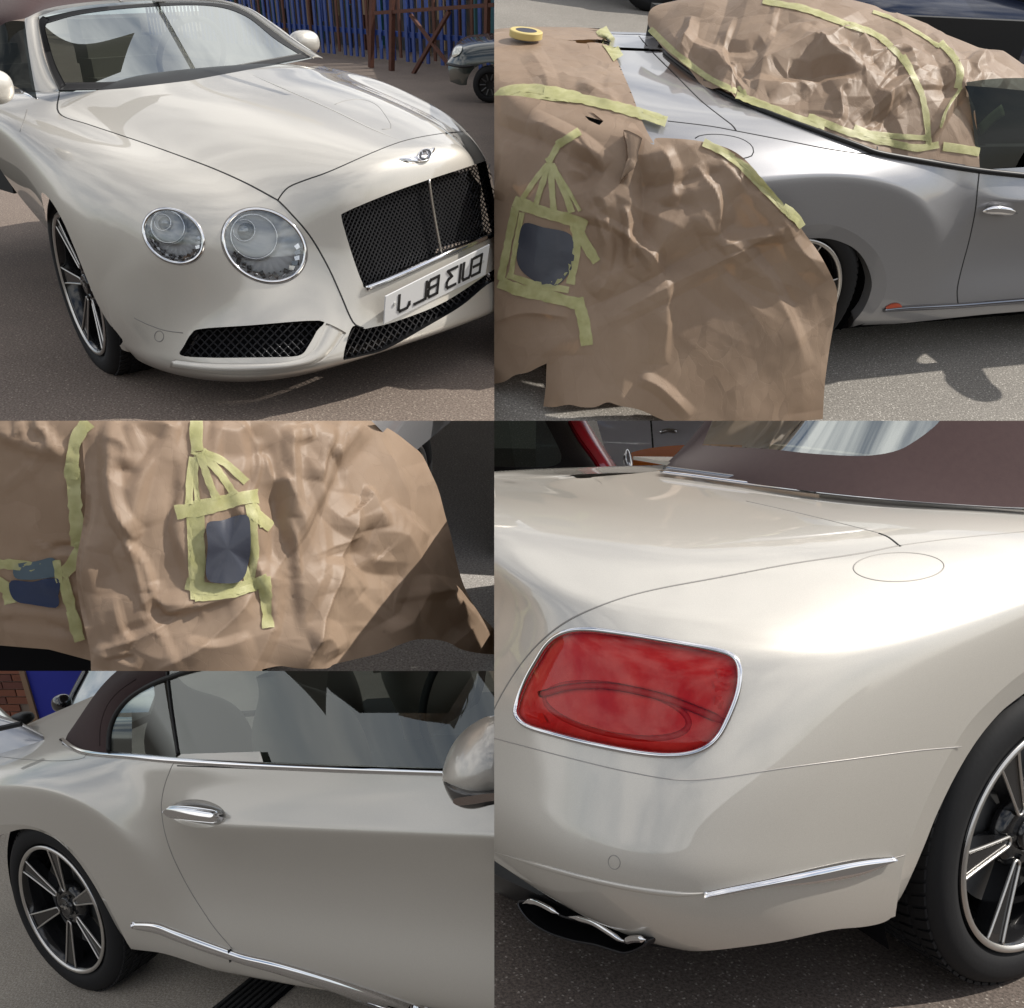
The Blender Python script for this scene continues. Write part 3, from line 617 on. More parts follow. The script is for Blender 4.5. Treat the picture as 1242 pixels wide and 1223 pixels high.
# headlamps
def headlamp(sheet, cx, cy, a, b, deg, ecx, ecy, er, icx, icy, ir):
    v = sheet.v; L = part(v, 'headlamp', disc_on(sheet, ell(cx, cy, a * .93, b * .93, deg), lambda r, t: -.036 + .026 * r * r + .003 * math.sin(t * 22) * (r > .5), 'headlamp', 12, 96, planar=True), mat('lamp_reflector', (.90, .90, .92), .3, 0, spec=1, bump=(60, .4, .004)), c1)
    part(v, 'lamp_bezel', ring_on(sheet, ell(cx, cy, a * .965, b * .965, deg), .013, .006, 'lamp_bezel'), CHROME, L, sub=True).location = (0, 0, 0)
    part(v, 'lamp_rim', ring_on(sheet, ell(cx, cy, a * 1.02, b * 1.02, deg), .004, .001, 'lamp_rim'), SEAMP, L, sub=True)
    part(v, 'projector_ring', ring_on(sheet, ell(ecx, ecy, er * 1.06, er * .98, deg), .010, .012, 'projector_ring', lift=-.012), CHROME, L, sub=True)
    part(v, 'projector', disc_on(sheet, ell(ecx, ecy, er, er * .93, deg), lambda r, t: -.030 + .018 * r ** 2, 'projector', 10, 64, planar=True), mat('projector_bowl', (.86, .87, .90), .3, 0, bump=(25, .3, .006)), L, sub=True)
    part(v, 'projector_lens', disc_on(sheet, ell(icx, icy, ir, ir, 0), lambda r, t: -.012 - .014 * r * r, 'projector_lens', 8, 40, planar=True), mat('lens_glass', (.25, .27, .30), .08, .6, coat=1), L, sub=True)
    part(v, 'projector_lens_ring', ring_on(sheet, ell(icx, icy, ir * 1.1, ir * 1.1, 0), .005, .004, 'projector_lens_ring', lift=-.016), CHROME, L, sub=True)
    mb = MB(); mk = MB()       # facets: small cups round the lower edge, one pale, one dark
    for k in range(20):
        t = R_(-35 + k * 11.5); c_, s_ = math.cos(R_(deg)), math.sin(R_(deg)); rr = .80
        x, y = a * rr * math.cos(t), b * rr * math.sin(t); q = (cx + x * c_ - y * s_, cy + x * s_ + y * c_)
        if math.hypot(q[0] - ecx, q[1] - ecy) < er * 1.18: continue
        P, Nn = sheet.hit([q]); P = P[0] - Nn[0] * .016; T = np.cross(Nn[0], (0, 0, 1)); T /= np.linalg.norm(T); U = np.cross(T, Nn[0]); d = math.cos(t) * T + math.sin(t) * U
        e = np.cross(Nn[0], d); h = .0085 * a / 50
        (mk if k % 2 else mb).box(P, (h * (1.6 if k % 2 else 1.2), h * .8, .010), ((d + .5 * Nn[0]) / 1.118, e, np.cross(d, e)))
    part(v, 'lamp_facets', mb.me('lamp_facets'), CHROME, L, sub=True)
    part(v, 'lamp_facets', mk.me('lamp_facets'), mat('lamp_shadow', (.30, .31, .33), .12, .9), L, sub=True)
    part(v, 'lamp_lens', disc_on(sheet, ell(cx, cy, a * .95, b * .95, deg), lambda r, t: .003 + .012 * (1 - r * r), 'lamp_lens', 8, 64, planar=True), LENS, L, sub=True)
headlamp(B1, 320.5, 298, 54, 42.5, 30, 308, 287, 27, 296, 279, 12)
headlamp(B1, 210.5, 286.5, 40, 31, 34, 203, 275, 19.5, 195, 269, 9)
# number plate (its lettering runs backwards in the picture)
pc = [V1.at(468, 360, 'y', -.262), V1.at(594, 297, 'y', .262), V1.at(589, 333, 'y', .262), V1.at(466, 393, 'y', -.262)]
pc = [np.array(p) for p in pc]; pn = np.cross(pc[1] - pc[0], pc[3] - pc[0]); pn /= np.linalg.norm(pn)
if pn @ (V1.C - pc[0]) < 0: pn = -pn
HP, _ = B1.hit([(468 + (594 - 468) * a + (-2 + 0 * a) * b, 360 + (297 - 360) * a + 33 * b) for a in np.linspace(0, 1, 9) for b in (0, .5, 1)])
off = max((HP - pc[0]) @ pn) + .006; D_ = V1.dirs([(468, 360), (594, 297), (589, 333), (466, 393)])
pc = [V1.C + d * (((pc[0] + pn * off - V1.C) @ pn) / (d @ pn)) for d in D_]
def onplate(s, t, h=0): return (pc[0] * (1 - s) + pc[1] * s) * (1 - t) + (pc[3] * (1 - s) + pc[2] * s) * t + pn * h
mb = MB(); mb.add([onplate(0, 0), onplate(1, 0), onplate(1, 1), onplate(0, 1)] + [onplate(0, 0, -.006), onplate(1, 0, -.006), onplate(1, 1, -.006), onplate(0, 1, -.006)], [(0, 1, 2, 3), (0, 4, 5, 1), (1, 5, 6, 2), (2, 6, 7, 3), (3, 7, 4, 0)])
plate = part(V1, 'number_plate', mb.me('number_plate'), mat('plate_white', (.74, .74, .74), .35), c1)
GL = {'E': [((0, 0), (0, 1)), ((0, 0), (1, 0)), ((0, .5), (.9, .5)), ((0, 1), (1, 1))], 'U': [((0, 0), (0, .85)), ((0, .85), (.15, 1)), ((.15, 1), (.85, 1)), ((.85, 1), (1, .85)), ((1, .85), (1, 0))],
      '1': [((.5, 0), (.5, 1))], '3': [((0, 0), (1, 0)), ((1, 0), (.5, .42)), ((.5, .42), (.85, .5)), ((.85, .5), (1, .65)), ((1, .65), (1, .88)), ((1, .88), (.85, 1)), ((.85, 1), (0, 1))],
      'B': [((0, 0), (0, 1)), ((0, 0), (.85, 0)), ((.85, 0), (1, .12)), ((1, .12), (1, .38)), ((1, .38), (.85, .48)), ((.85, .48), (0, .48)), ((.85, .48), (1, .6)), ((1, .6), (1, .88)), ((1, .88), (.85, 1)), ((.85, 1), (0, 1))],
      'L': [((0, 0), (0, 1)), ((0, 1), (1, 1))], 'J': [((1, 0), (1, .85)), ((1, .85), (.85, 1)), ((.85, 1), (.2, 1)), ((.2, 1), (0, .85)), ((0, .85), (0, .72))]}
xs = {0: .895, 1: .79, 2: .69, 3: .59, 4: .43, 5: .325, 6: .15}
txt = [('E', .845, .08), ('U', .745, .08), ('1', .70, .03), ('3', .585, .09), ('B', .405, .09), ('L', .275, .105), ('J', .125, .10)]
for ch, s0, w in txt:
    mb = MB()
    for (a, b) in GL[ch]:
        A = np.array(a); Bp = np.array(b)
        f = lambda q: onplate(s0 + w - q[0] * w, .2 + q[1] * .6, .0015)     # mirrored
        p, q = f(A), f(Bp); d = q - p; L_ = np.linalg.norm(d); d /= L_; e = np.cross(pn, d); mb.box((p + q) / 2, (L_ / 2 + .0045, .0052, .0012), (d, e, pn))
    part(V1, 'plate_character', mb.me('plate_character'), mat('plate_black', (.015, .015, .017), .4), plate, sub=True)
mb = MB()
for s_, t_ in ((.085, .42), (.945, .47)): mb.bar(onplate(s_, t_, 0), onplate(s_, t_, .004), .006, 10)
part(V1, 'plate_screw', mb.me('plate_screw'), mat('plate_white2', (.6, .6, .58), .4), plate, sub=True)
# winged badge
for nm, pol, h in (('badge_wing', [(484, 193), (492, 196), (506, 196.5), (507, 192), (500, 192)], .004), ('badge_wing', [(524, 186), (527, 183), (527, 180), (523, 181), (518, 184)], .003)):
    part(V1, nm, disc_on(B1, pol, lambda r, t: .002 + .006 * (1 - r ** 3), nm, 4, 30), CHROME, c1)
part(V1, 'badge_wing', disc_on(B1, [(484, 193), (495, 191.5), (506, 190), (509, 197), (495, 197.5)], lambda r, t: .002 + .005 * (1 - r ** 3), 'badge_wing', 4, 30), CHROME, c1)
part(V1, 'badge', disc_on(B1, ell(514, 190, 8.5, 6.5, -30), lambda r, t: .002 + .008 * (1 - r ** 6), 'badge', 6, 36), mat('badge_dark', (.12, .12, .13), .2, .7), c1)
part(V1, 'badge_ring', ring_on(B1, ell(514, 190, 8.5, 6.5, -30), .006, .006, 'badge_ring', lift=.006), CHROME, c1)
bl = MB()
for a, b in (((510, 186), (512, 194)), ((510, 186), (516, 186.5)), ((516, 186.5), (516.5, 189)), ((511, 190), (517, 189.5)), ((517, 189.5), (518, 193)), ((512, 194), (518, 193))):
    P, Nn = B1.hit([a, b]); bl.bar(P[0] + Nn[0] * .011, P[1] + Nn[1] * .011, .0022, 4)
part(V1, 'badge_letter', bl.me('badge_letter'), CHROME, c1)
# wheel and arch
hw1 = V1.at(97, 346, 'y', -.868); wheel(V1, c1, tuple(hw1), rot=.35, steer=R_(-11))
liner(V1, c1, (2.74, .368), .385, -.82, t1=2.2)
# windscreen
def ws(u, v, lift=0):
    d = V1.dirs([(u, v)])[0]; lo, hi = 1.0, 12.0
    for _ in range(60):
        m = (lo + hi) / 2; p = V1.C + d * m
        if p[0] - (2.45 + lift - 1.55 * (p[2] - .99) - .17 * p[1] ** 2) > 0: lo = m
        else: hi = m
    return V1.C + d * lo
G = [[(47, 20), (85, 9), (150, 3), (215, 0), (262, 3), (300, 14)], [(56, 68), (110, 58), (180, 50), (250, 42), (310, 38), (340, 44)], [(72, 112), (130, 110), (200, 101), (275, 90), (340, 79), (378, 71)]]
G2 = [[ws(*p) for p in r] for r in G]
S1 = Sheet('ws', net(G2, 30, 60), V1)
part(V1, 'windscreen', S1.mesh([0], 'windscreen'), WGLASS, c1)
part(V1, 'windscreen_border', band_on(S1, [(72, 110), (150, 107), (230, 97), (300, 84), (376, 70)], [(76, 101), (150, 99), (230, 90), (300, 77), (366, 65)], 'windscreen_border', h=0, thick=.002), BLACK, c1)
part(V1, 'windscreen_border', band_on(S1, [(72, 110), (60, 84), (52, 55), (47, 28), (52, 20)], [(80, 104), (68, 80), (60, 55), (55, 34), (60, 24)], 'windscreen_border', h=0, thick=.002), BLACK, c1)
part(V1, 'windscreen_border', band_on(S1, [(48, 23), (100, 12), (170, 5), (250, 3), (300, 13), (340, 43), (376, 70)], [(55, 29), (100, 17), (170, 9), (250, 7), (296, 19), (334, 48), (366, 68)], 'windscreen_border', h=0, thick=.0015), BLACK, c1)
FR = Sheet('fr', net([[ws(25, 30, -.70), ws(50, 0, -.60), ws(150, -10, -.18), ws(262, -8, .40), ws(320, 8, .64)], [ws(36, 70, -.74), ws(110, 58, -.42), ws(180, 50, -.15), ws(310, 38, .45), ws(352, 40, .68)], [ws(55, 140, -.80), ws(130, 125, -.5), ws(200, 115, -.15), ws(340, 90, .48), ws(400, 76, .74)]], 24, 40), V1)
part(V1, 'windscreen_frame', band_on(FR, [(69, 131), (44, 119), (34, 75), (30, 48), (31, 24), (40, 15), (60, 9), (100, 4), (145, 0)], [(73, 111), (63, 92), (53, 65), (47, 30), (49, 22), (62, 17), (90, 13), (120, 9), (150, 6)], 'windscreen_frame', n=80, h=.018, thick=.006), PAINT, c1)
part(V1, 'windscreen_frame', band_on(FR, [(145, 0), (200, -3), (265, 0), (300, 9), (330, 28), (360, 50), (392, 71)], [(150, 6), (200, 3), (266, 4), (300, 15), (327, 34), (355, 55), (380, 71)], 'windscreen_frame', n=60, h=.012, thick=.006), PAINT, c1)
# cabin seen through the glass
mb = MB()
mb.box((1.9, 0, .90), (.30, .66, .04)); dash = part(V1, 'dashboard', mb.me('dashboard'), INTD, c1)
mb = MB(); mb.box((1.0, 0, .60), (.75, .70, .06)); part(V1, 'cabin_floor', mb.me('cabin_floor'), INTD, c1)
th = np.linspace(0, 2 * math.pi, 40, endpoint=False)
part(V1, 'steering_wheel', tube(np.c_[1.62 + .07 * np.sin(th), .36 + .18 * np.cos(th), 1.02 + .17 * np.sin(th)], .014, 8, True, 'steering_wheel'), INTD, c1)
for sy in (-.36, .36):
    q = MB()
    for k in range(6): q.box((1.05 - .05 * k, sy, .66 + .09 * k), (.07, .24 - .014 * k, .06))
    part(V1, 'seat', q.me('seat'), INT, c1)
# soft top, side glass, near mirror
st = Sheet('st', net(grid_net(V1, [[(-14, 44, 'y', -.82), (8, 26, 'y', -.77), (33, 23, 'y', -.72), (62, 8, 'y', -.62), (150, -1, 'y', -.3)], [(-14, 15, 'y', -.78), (8, 4, 'y', -.72), (36, 0, 'y', -.66), (72, -8, 'y', -.5), (160, -16, 'y', -.2)], [(-14, -30, 'y', -.6), (8, -34, 'y', -.55), (40, -34, 'y', -.5), (90, -36, 'y', -.4), (170, -40, 'y', -.1)]]), 24, 30), V1)
part(V1, 'soft_top', st.mesh([0], 'soft_top'), SOFT, c1)
sg = Sheet('sg', net(grid_net(V1, [[(-30, 60, 'y', -.80), (0, 28, 'y', -.76), (30, 26, 'y', -.72)], [(-30, 90, 'y', -.84), (0, 72, 'y', -.82), (36, 72, 'y', -.78)], [(-30, 105, 'y', -.88), (0, 96, 'y', -.87), (45, 121, 'y', -.84)]]), 14, 14), V1)
part(V1, 'side_window', sg.mesh([0], 'side_window'), glass('dark_glass', (.06, .07, .07), .02, fmax=.10), c1)
part(V1, 'window_trim', line_on(B1, [(-10, 88), (8, 98), (24, 110), (45, 120)], .014, .004, 'window_trim'), CHROME, c1)
def blob(center, rad, name, ax=None, n=28, p=2.4, dx=None):
    V = []; Fc = []; c = np.asarray(center, float); A = np.eye(3) if ax is None else np.asarray(ax, float)
    for i in range(n // 2 + 1):
        ph = -math.pi / 2 + math.pi * i / (n // 2)
        for j in range(n):
            t = 2 * math.pi * j / n; f = lambda w: math.copysign(abs(w) ** (2 / p), w)
            V.append(c + A[0] * rad[0] * f(math.cos(ph)) * f(math.cos(t)) + A[1] * rad[1] * f(math.cos(ph)) * f(math.sin(t)) + A[2] * rad[2] * f(math.sin(ph)))
    for i in range(n // 2):
        for j in range(n): Fc.append((i * n + j, i * n + (j + 1) % n, (i + 1) * n + (j + 1) % n, (i + 1) * n + j))
    return mesh_of(V, Fc, name)
part(V1, 'wing_mirror', blob(V1.at(-8, 106, 'y', -1.0), (.038, .066, .056), 'wing_mirror'), PAINT, c1)
part(V1, 'wing_mirror', blob(V1.at(369, 52, 'y', .97), (.062, .085, .060), 'wing_mirror'), PAINT, c1)
# rear wheel sliver behind
wheel(V1, c1, (0, -.935, .363), rot=.2)
# ---- yard behind
FB = mat('fence_blue', (.018, .045, .20), .45, noise=(12, (.03, .07, .28), .3)); RUST = mat('rusty_steel', (.14, .055, .035), .7, .2, noise=(25, (.09, .04, .03), .25))
g1 = V1.at(612, 92, 'z', 0); g0 = V1.at(395, 68, 'z', 0); fd = (g0 - g1); fl = np.linalg.norm(fd); fd /= fl; fnrm = np.cross(fd, (0, 0, 1))
if fnrm @ (V1.C - g1) < 0: fnrm = -fnrm
fence = root(V1, 'palisade_fence', tuple(g1), 'blue steel palisade fence with narrow pales behind the car', 'fence')
pal = MB().box((0, 0, 0), (.036, .012, 1.25), (fd, fnrm, (0, 0, 1.))).me('pale')
palr = MB().box((0, 0, 0), (.030, .012, 1.2), (fd, fnrm, (0, 0, 1.))).me('pale')
for k in range(70):
    o = part(V1, 'pale', pal if k % 5 else palr, FB if k % 5 else RUST, fence, sub=True); o.location = Vector(fd * (k * .19 - .2)) + Vector((0, 0, 1.3))
for z in (.45, 2.1):
    mb = MB(); mb.box(fd * 6 - fnrm * .05 + np.array((0, 0, z)), (7, .025, .04), (fd, fnrm, (0, 0, 1.))); part(V1, 'fence_rail', mb.me('fence_rail'), FB, fence, sub=True)
bk = root(V1, 'brick_building', tuple(g1 - fnrm * 1.8), 'brown brick and timber building behind the blue fence', 'building')
mb = MB(); mb.box(g1 - fnrm * 2.0 + fd * 5 + np.array((0, 0, 2)), (9, .15, 2.2), (fd, fnrm, (0, 0, 1.))); part(V1, 'wall', mb.me('wall'), mat('brown_wall', (.20, .13, .085), .85, noise=(2.2, (.07, .09, .10), .12)), bk)
bm_ = MB()
for k in range(80):
    o = MB().box(g1 - fnrm * (1.2 + .3 * random.random()) + fd * (k * .165 - .3) + np.array((0, 0, random.uniform(.6, 1.6))), (random.uniform(.02, .06), .03, random.uniform(.5, 1.4)), (fd + np.array((0, 0, random.uniform(-.15, .15))), fnrm, (0, 0, 1.))).me('timber')
    part(V1, 'timber', o, random.choice([mat('timber_green', (.02, .10, .09), .6), mat('timber_tan', (.36, .26, .15), .7), RUST, FB, mat('timber_teal', (.05, .16, .17), .6), mat('timber_grey', (.16, .16, .17), .7), mat('timber_dark', (.02, .02, .025), .7), MATS.get('timber_tan')]), bk)
rf = root(V1, 'steel_frame', tuple(g1 + fnrm * .8), 'rusty steel frame with a diagonal brace beside the blue fence', 'frame')
def gp(u, v, dd): # point on the vertical plane through the fence base shifted dd towards the viewer
    d = V1.dirs([(u, v)])[0]; o = g1 + fnrm * dd; t = ((o - V1.C) @ fnrm) / (d @ fnrm); return V1.C + d * t
for a, b, r in (((452, -20), (450, 82), .05), ((476, -20), (475, 86), .05), ((455, 16), (600, 6), .035), ((545, 14), (500, 92), .035), ((592, -20), (590, 60), .045), ((498, 18), (545, 80), .03)):
    part(V1, 'steel_member', MB().bar(gp(*a, .8), gp(*b, .8), r, 4).me('steel_member'), RUST, rf)
# dark green car at the right edge
GC = paint('dark_green_paint', (.012, .020, .018), (.016, .026, .022), .2, .3)
gc = V1.at(585, 125, 'z', 0); gcar = root(V1, 'parked_car', tuple(gc), 'dark green car nose with black wheel at the edge of the front view', 'car')
D0 = np.linalg.norm(gc - V1.C); rt = V1.R[0] * np.array((1, 1, 0)); rt /= np.linalg.norm(rt); fw = np.cross((0, 0, 1.), rt)
def gq(u, v, k=0):   # on the plane facing the viewer at the car's flank, k metres further away
    d = V1.dirs([(u, v)])[0]; o = gc + fw * k; return V1.C + d * (((o - V1.C) @ fw) / (d @ fw))
nn = [[gq(548, 62, .9), gq(556, 50, .9), gq(575, 42, .9), (gq(640, 38, .9))], [gq(544, 70, .4), gq(552, 60, .3), gq(572, 50, .3), gq(640, 46, .3)], [gq(543, 78, .25), gq(556, 70, .06), gq(575, 60, .05), gq(640, 56, .05)], [gq(545, 92, .2), gq(558, 90, .02), gq(575, 84, .0), gq(640, 80, .0)], [gq(546, 99, .2), gq(560, 104, .02), gq(575, 102, .0), gq(640, 100, .0)]]
GS = Sheet('g', net(nn, 40, 50), V1)
ar = ell(594, 104, 28, 28, 0); GS.cut(ar, 1)
part(V1, 'body', GS.mesh([0], 'body'), GC, gcar)
part(V1, 'headlamp', disc_on(GS, [(549, 70), (550, 60), (557, 54), (561, 58), (558, 66)], lambda r, t: .01 + .03 * (1 - r * r), 'headlamp', 5, 24), mat('lamp_clear', (.75, .75, .68), .1, .3, coat=1), gcar)
part(V1, 'bumper', band_on(GS, [(543, 76), (560, 79), (575, 78)], [(544, 80), (560, 83), (575, 82)], 'bumper', h=.02), BLACK, gcar)
def plain_wheel(view, parent, c, r, axis, name='wheel', hubm=None):
    a = np.asarray(axis, float); a /= np.linalg.norm(a); u = np.cross(a, (0, 0, 1.)); u /= np.linalg.norm(u); w = np.cross(a, u); V = []; Fc = []
    prof = [(.0, .62), (.03, .66), (.035, .72), (.03, .95), (.0, 1.0), (-.19, 1.0), (-.2, .6)]; n = 48; m = len(prof)
    for i in range(n):
        t = 2 * math.pi * i / n
        for h, rr in prof: V.append(np.asarray(c) + a * h + (u * math.cos(t) + w * math.sin(t)) * rr * r)
    for i in range(n):
        for j in range(m - 1): Fc.append((i * m + j, i * m + j + 1, ((i + 1) % n) * m + j + 1, ((i + 1) % n) * m + j))
    wl = part(view, name, mesh_of(V, Fc, name), RUBBER, parent)
    V = [np.asarray(c) - a * .02]; 
    for i in range(n): t = 2 * math.pi * i / n; V.append(np.asarray(c) + (u * math.cos(t) + w * math.sin(t)) * .64 * r)
    part(view, 'wheel_disc', mesh_of(V, [(0, 1 + i, 1 + (i + 1) % n) for i in range(n)], 'wheel_disc'), hubm or BLACK, wl, sub=True)
    mb = MB()
    for k in range(10):
        t = 2 * math.pi * k / 10; mb.bar(np.asarray(c) + a * .01 + (u * math.cos(t) + w * math.sin(t)) * .25 * r, np.asarray(c) + a * .012 + (u * math.cos(t) + w * math.sin(t)) * .6 * r, r * .05, 5)
    part(view, 'wheel_spokes', mb.me('wheel_spokes'), hubm or mat('steel_grey', (.09, .09, .09), .5, .4), wl, sub=True); return wl
wc = gq(594, 103, .0); plain_wheel(V1, gcar, wc, np.linalg.norm(gq(594, 125) - wc), -fw)
underbody(V1, c1, 2.6, 3.1, hw=.50)
clip(V1)

# ================================================================== shared rear body (view coordinates are the car's own: x forward, z up, right side y<0)
def rear_net():
    tuck = lambda y, z: [(y + .16, z - .20), (y + .09, z - .10), (y + .04, z - .03)]
    C = []
    def side(x, deck, prof):
        C.append([(x, y, z) for y, z in deck] + [(x, -abs(y), z) for y, z in prof])
    door = lambda b: [(.79, .972), (b - .012, .962), (b + .028, .87), (b + .072, .795), (b + .088, .765), (b + .082, .733), (b + .045, .60), (b + .048, .45), (b + .085, .31), (b + .075, .20), (b, .165)]
    side(2.75, [(-.60, .80), (-.68, .88), (-.74, .94)], [(.79, .965), (.83, .955), (.855, .87), (.885, .775), (.90, .74), (.895, .70), (.875, .58), (.89, .45), (.93, .31), (.92, .20), (.84, .165)])
    for x, b in ((2.25, .845), (1.75, .852), (1.3, .856), (1.05, .856)): side(x, [(-.60, .80), (-.68, .88), (-.74, .94)], door(b))
    side(.88, [(-.60, .82), (-.68, .89), (-.73, .945)], [(.785, .974), (.835, .965), (.875, .88), (.912, .80), (.922, .765), (.92, .73), (.908, .60), (.915, .45), (.945, .31), (.93, .20), (.84, .165)])
    side(.76, [(-.55, .86), (-.66, .92), (-.72, .955)], [(.775, .975), (.835, .966), (.872, .885), (.902, .80), (.915, .735), (.93, .64), (.938, .55), (.937, .43), (.948, .31), (.93, .20), (.84, .17)])
    side(.65, [(-.45, .92), (-.60, .945), (-.69, .968)], [(.765, .976), (.83, .967), (.870, .90), (.915, .80), (.940, .715), (.953, .655), (.948, .55), (.943, .43), (.946, .31), (.93, .21), (.85, .18)])
    side(.50, [(-.30, .96), (-.50, .97), (-.65, .978)], [(.74, .977), (.81, .968), (.868, .925), (.918, .865), (.945, .810), (.957, .76), (.952, .60), (.95, .46), (.948, .33), (.93, .22), (.87, .19)])
    side(.28, [(-.15, .985), (-.38, .985), (-.57, .985)], [(.69, .98), (.785, .967), (.862, .942), (.918, .908), (.945, .878), (.960, .835), (.957, .65), (.955, .48), (.951, .34), (.93, .23), (.88, .20)])
    side(0, [(-.02, 1.0), (-.30, .995), (-.52, .99)], [(.66, .982), (.77, .966), (.856, .946), (.912, .926), (.94, .903), (.958, .865), (.962, .67), (.962, .48), (.955, .35), (.932, .23), (.88, .20)])
    side(-.30, [(0, 1.0), (-.28, .998), (-.49, .99)], [(.63, .980), (.745, .964), (.84, .942), (.90, .915), (.932, .888), (.955, .85), (.966, .66), (.963, .48), (.955, .36), (.93, .23), (.88, .20)])
    C.append([(-.52, .02, 1.0), (-.52, -.24, .997), (-.55, -.44, .985), (-.56, -.58, .973), (-.57, -.70, .957), (-.58, -.80, .934), (-.58, -.865, .905), (-.585, -.905, .872), (-.59, -.933, .828), (-.60, -.953, .65), (-.60, -.955, .48), (-.61, -.948, .37), (-.60, -.92, .23), (-.58, -.87, .20)])
    C.append([(-.60, .06, .998), (-.63, -.17, .994), (-.67, -.36, .982), (-.70, -.50, .968), (-.73, -.63, .951), (-.755, -.735, .927), (-.775, -.80, .90), (-.79, -.845, .868), (-.80, -.875, .825), (-.82, -.912, .65), (-.83, -.925, .49), (-.84, -.925, .385), (-.81, -.875, .235), (-.76, -.82, .21)])
    C.append([(-.64, .10, .997), (-.70, -.10, .992), (-.76, -.26, .980), (-.82, -.39, .966), (-.87, -.50, .948), (-.91, -.60, .924), (-.935, -.67, .896), (-.95, -.715, .862), (-.965, -.75, .820), (-.995, -.80, .65), (-1.015, -.825, .50), (-1.025, -.83, .39), (-.97, -.775, .24), (-.90, -.72, .215)])
    C.append([(-.66, .15, .996), (-.74, -.02, .991), (-.82, -.15, .981), (-.90, -.255, .967), (-.96, -.34, .950), (-1.01, -.43, .925), (-1.04, -.49, .895), (-1.05, -.53, .858), (-1.062, -.56, .81), (-1.095, -.61, .66), (-1.125, -.64, .50), (-1.14, -.65, .385), (-1.07, -.60, .25), (-.98, -.56, .22)])
    C.append([(-.67, .22, .996), (-.77, .10, .993), (-.86, .02, .985), (-.95, -.06, .974), (-1.03, -.13, .960), (-1.075, -.20, .938), (-1.09, -.26, .905), (-1.085, -.30, .855), (-1.09, -.33, .795), (-1.13, -.38, .66), (-1.165, -.41, .50), (-1.18, -.42, .375), (-1.12, -.38, .25), (-1.02, -.35, .22)])
    C.append([(-.67, .30, .996), (-.77, .28, .994), (-.87, .25, .988), (-.97, .22, .979), (-1.06, .18, .967), (-1.105, .14, .945), (-1.11, .10, .905), (-1.095, .06, .85), (-1.10, .02, .785), (-1.145, -.04, .65), (-1.185, -.08, .50), (-1.20, -.10, .37), (-1.15, -.08, .25), (-1.05, -.08, .22)])
    C.append([(-.65, .42, .995), (-.75, .47, .992), (-.85, .52, .985), (-.93, .57, .973), (-1.0, .62, .958), (-1.04, .65, .935), (-1.05, .66, .90), (-1.05, .66, .85), (-1.06, .66, .79), (-1.10, .66, .65), (-1.12, .66, .50), (-1.13, .66, .37), (-1.10, .62, .25), (-1.0, .6, .22)])
    C.append([(-.45, .50, .996), (-.47, .60, .992), (-.49, .70, .982), (-.50, .78, .966), (-.50, .85, .940), (-.50, .89, .915), (-.50, .91, .88), (-.50, .93, .84), (-.50, .94, .79), (-.50, .95, .65), (-.50, .95, .50), (-.50, .95, .37), (-.50, .9, .25), (-.5, .86, .22)])
    C.append([(.9, y, z) for y, z in ((.50, .99), (.60, .988), (.70, .978), (.78, .966), (.86, .945), (.90, .92), (.92, .88), (.94, .84), (.95, .79), (.955, .65), (.95, .50), (.95, .37), (.9, .25), (.86, .22))])
    # columns may have 13 or 14 rows: pad
    return [c if len(c) == 14 else c for c in C]
RN = rear_net(); assert len({len(c) for c in RN}) == 1, [len(c) for c in RN]
RN_FLAT = None
RAW = [list(c) for c in RN]
for ci, c in enumerate(RN):      # the deck crowns a little, and closes towards the middle of the car
    far = ci >= len(RN) - 2
    for k, p in enumerate(c):
        w = min(1, max(0, (p[2] - .925) / .05)) * min(1, max(0, (.78 - p[0]) / .4)); c[k] = (p[0], p[1], p[2] + .042 * (w if not far else min(1, max(0, (p[2] - .925) / .05))))
sp = {0: None}
def _spine(ci, c):
    x = c[0][0]; n = len(RN)
    if ci < n - 8: return (x, c[0][1] + (.24 if x < .3 else .06), c[0][2] + (.006 if x < .3 else -.1))
    return [(-.46, .24, 1.048), (-.50, .245, 1.048), (-.53, .25, 1.048), (-.55, .26, 1.048), (-.55, .28, 1.048), (-.53, .30, 1.048), (-.42, .31, 1.048), (.9, .30, 1.03)][ci - n + 8]
RN_FLAT = [[(_spine(ci, c)[0], _spine(ci, c)[1], min(c[0][2], 1.0))] + c for ci, c in enumerate(RAW)]
RN = [[_spine(ci, c)] + c for ci, c in enumerate(RN)]
# ================================================================== lower right: the tail lamp corner
V5 = View([-2.09559, -2.17108, 1.34708, 1.67771, -0.37716, 0.41115], [('u', 599.5, -1), ('v', 510.5, -1)])
T5 = asphalt('dark_tarmac', (.17, .138, .118), (.085, .07, .06), (.46, .41, .36), .24)
ground(V5, T5, [(-12, -12), (14, -12), (14, 14), (-12, 14)])
c5 = root(V5, 'convertible_car', (-.6, 0, 0), 'pearl convertible close up at its tail with a red lamp in a chrome frame', 'car')
RN5 = [[(x, y, z + .055 * min(1, max(0, (z - .70) / .2)) * min(1, max(0, (x + .65) / .65))) for x, y, z in c] for c in RN]
B5 = Sheet('body', net(RN5, 420, 230), V5)
boot_line = [(586, 900), (596, 868), (612, 836), (636, 800), (665, 770), (700, 747), (750, 727), (800, 714), (870, 701), (960, 684), (1040, 672), (1090, 662)]
boot_f = [(1090, 662), (1078, 652), (1066, 647), (1040, 640), (1000, 630), (950, 618), (905, 608), (860, 597), (800, 583), (760, 573)]
bootp = np.vstack([cat(boot_line, 6), cat(boot_f, 6)[1:], [(600, 560), (540, 560), (540, 900)]])
B5.cut(bootp, 1, facing=False, where=lambda c: (c[:, 2] > .5))
bump_line = [(590, 893), (620, 901), (700, 922), (760, 936), (820, 946), (870, 944), (950, 932), (1040, 920), (1110, 911), (1166, 906)]
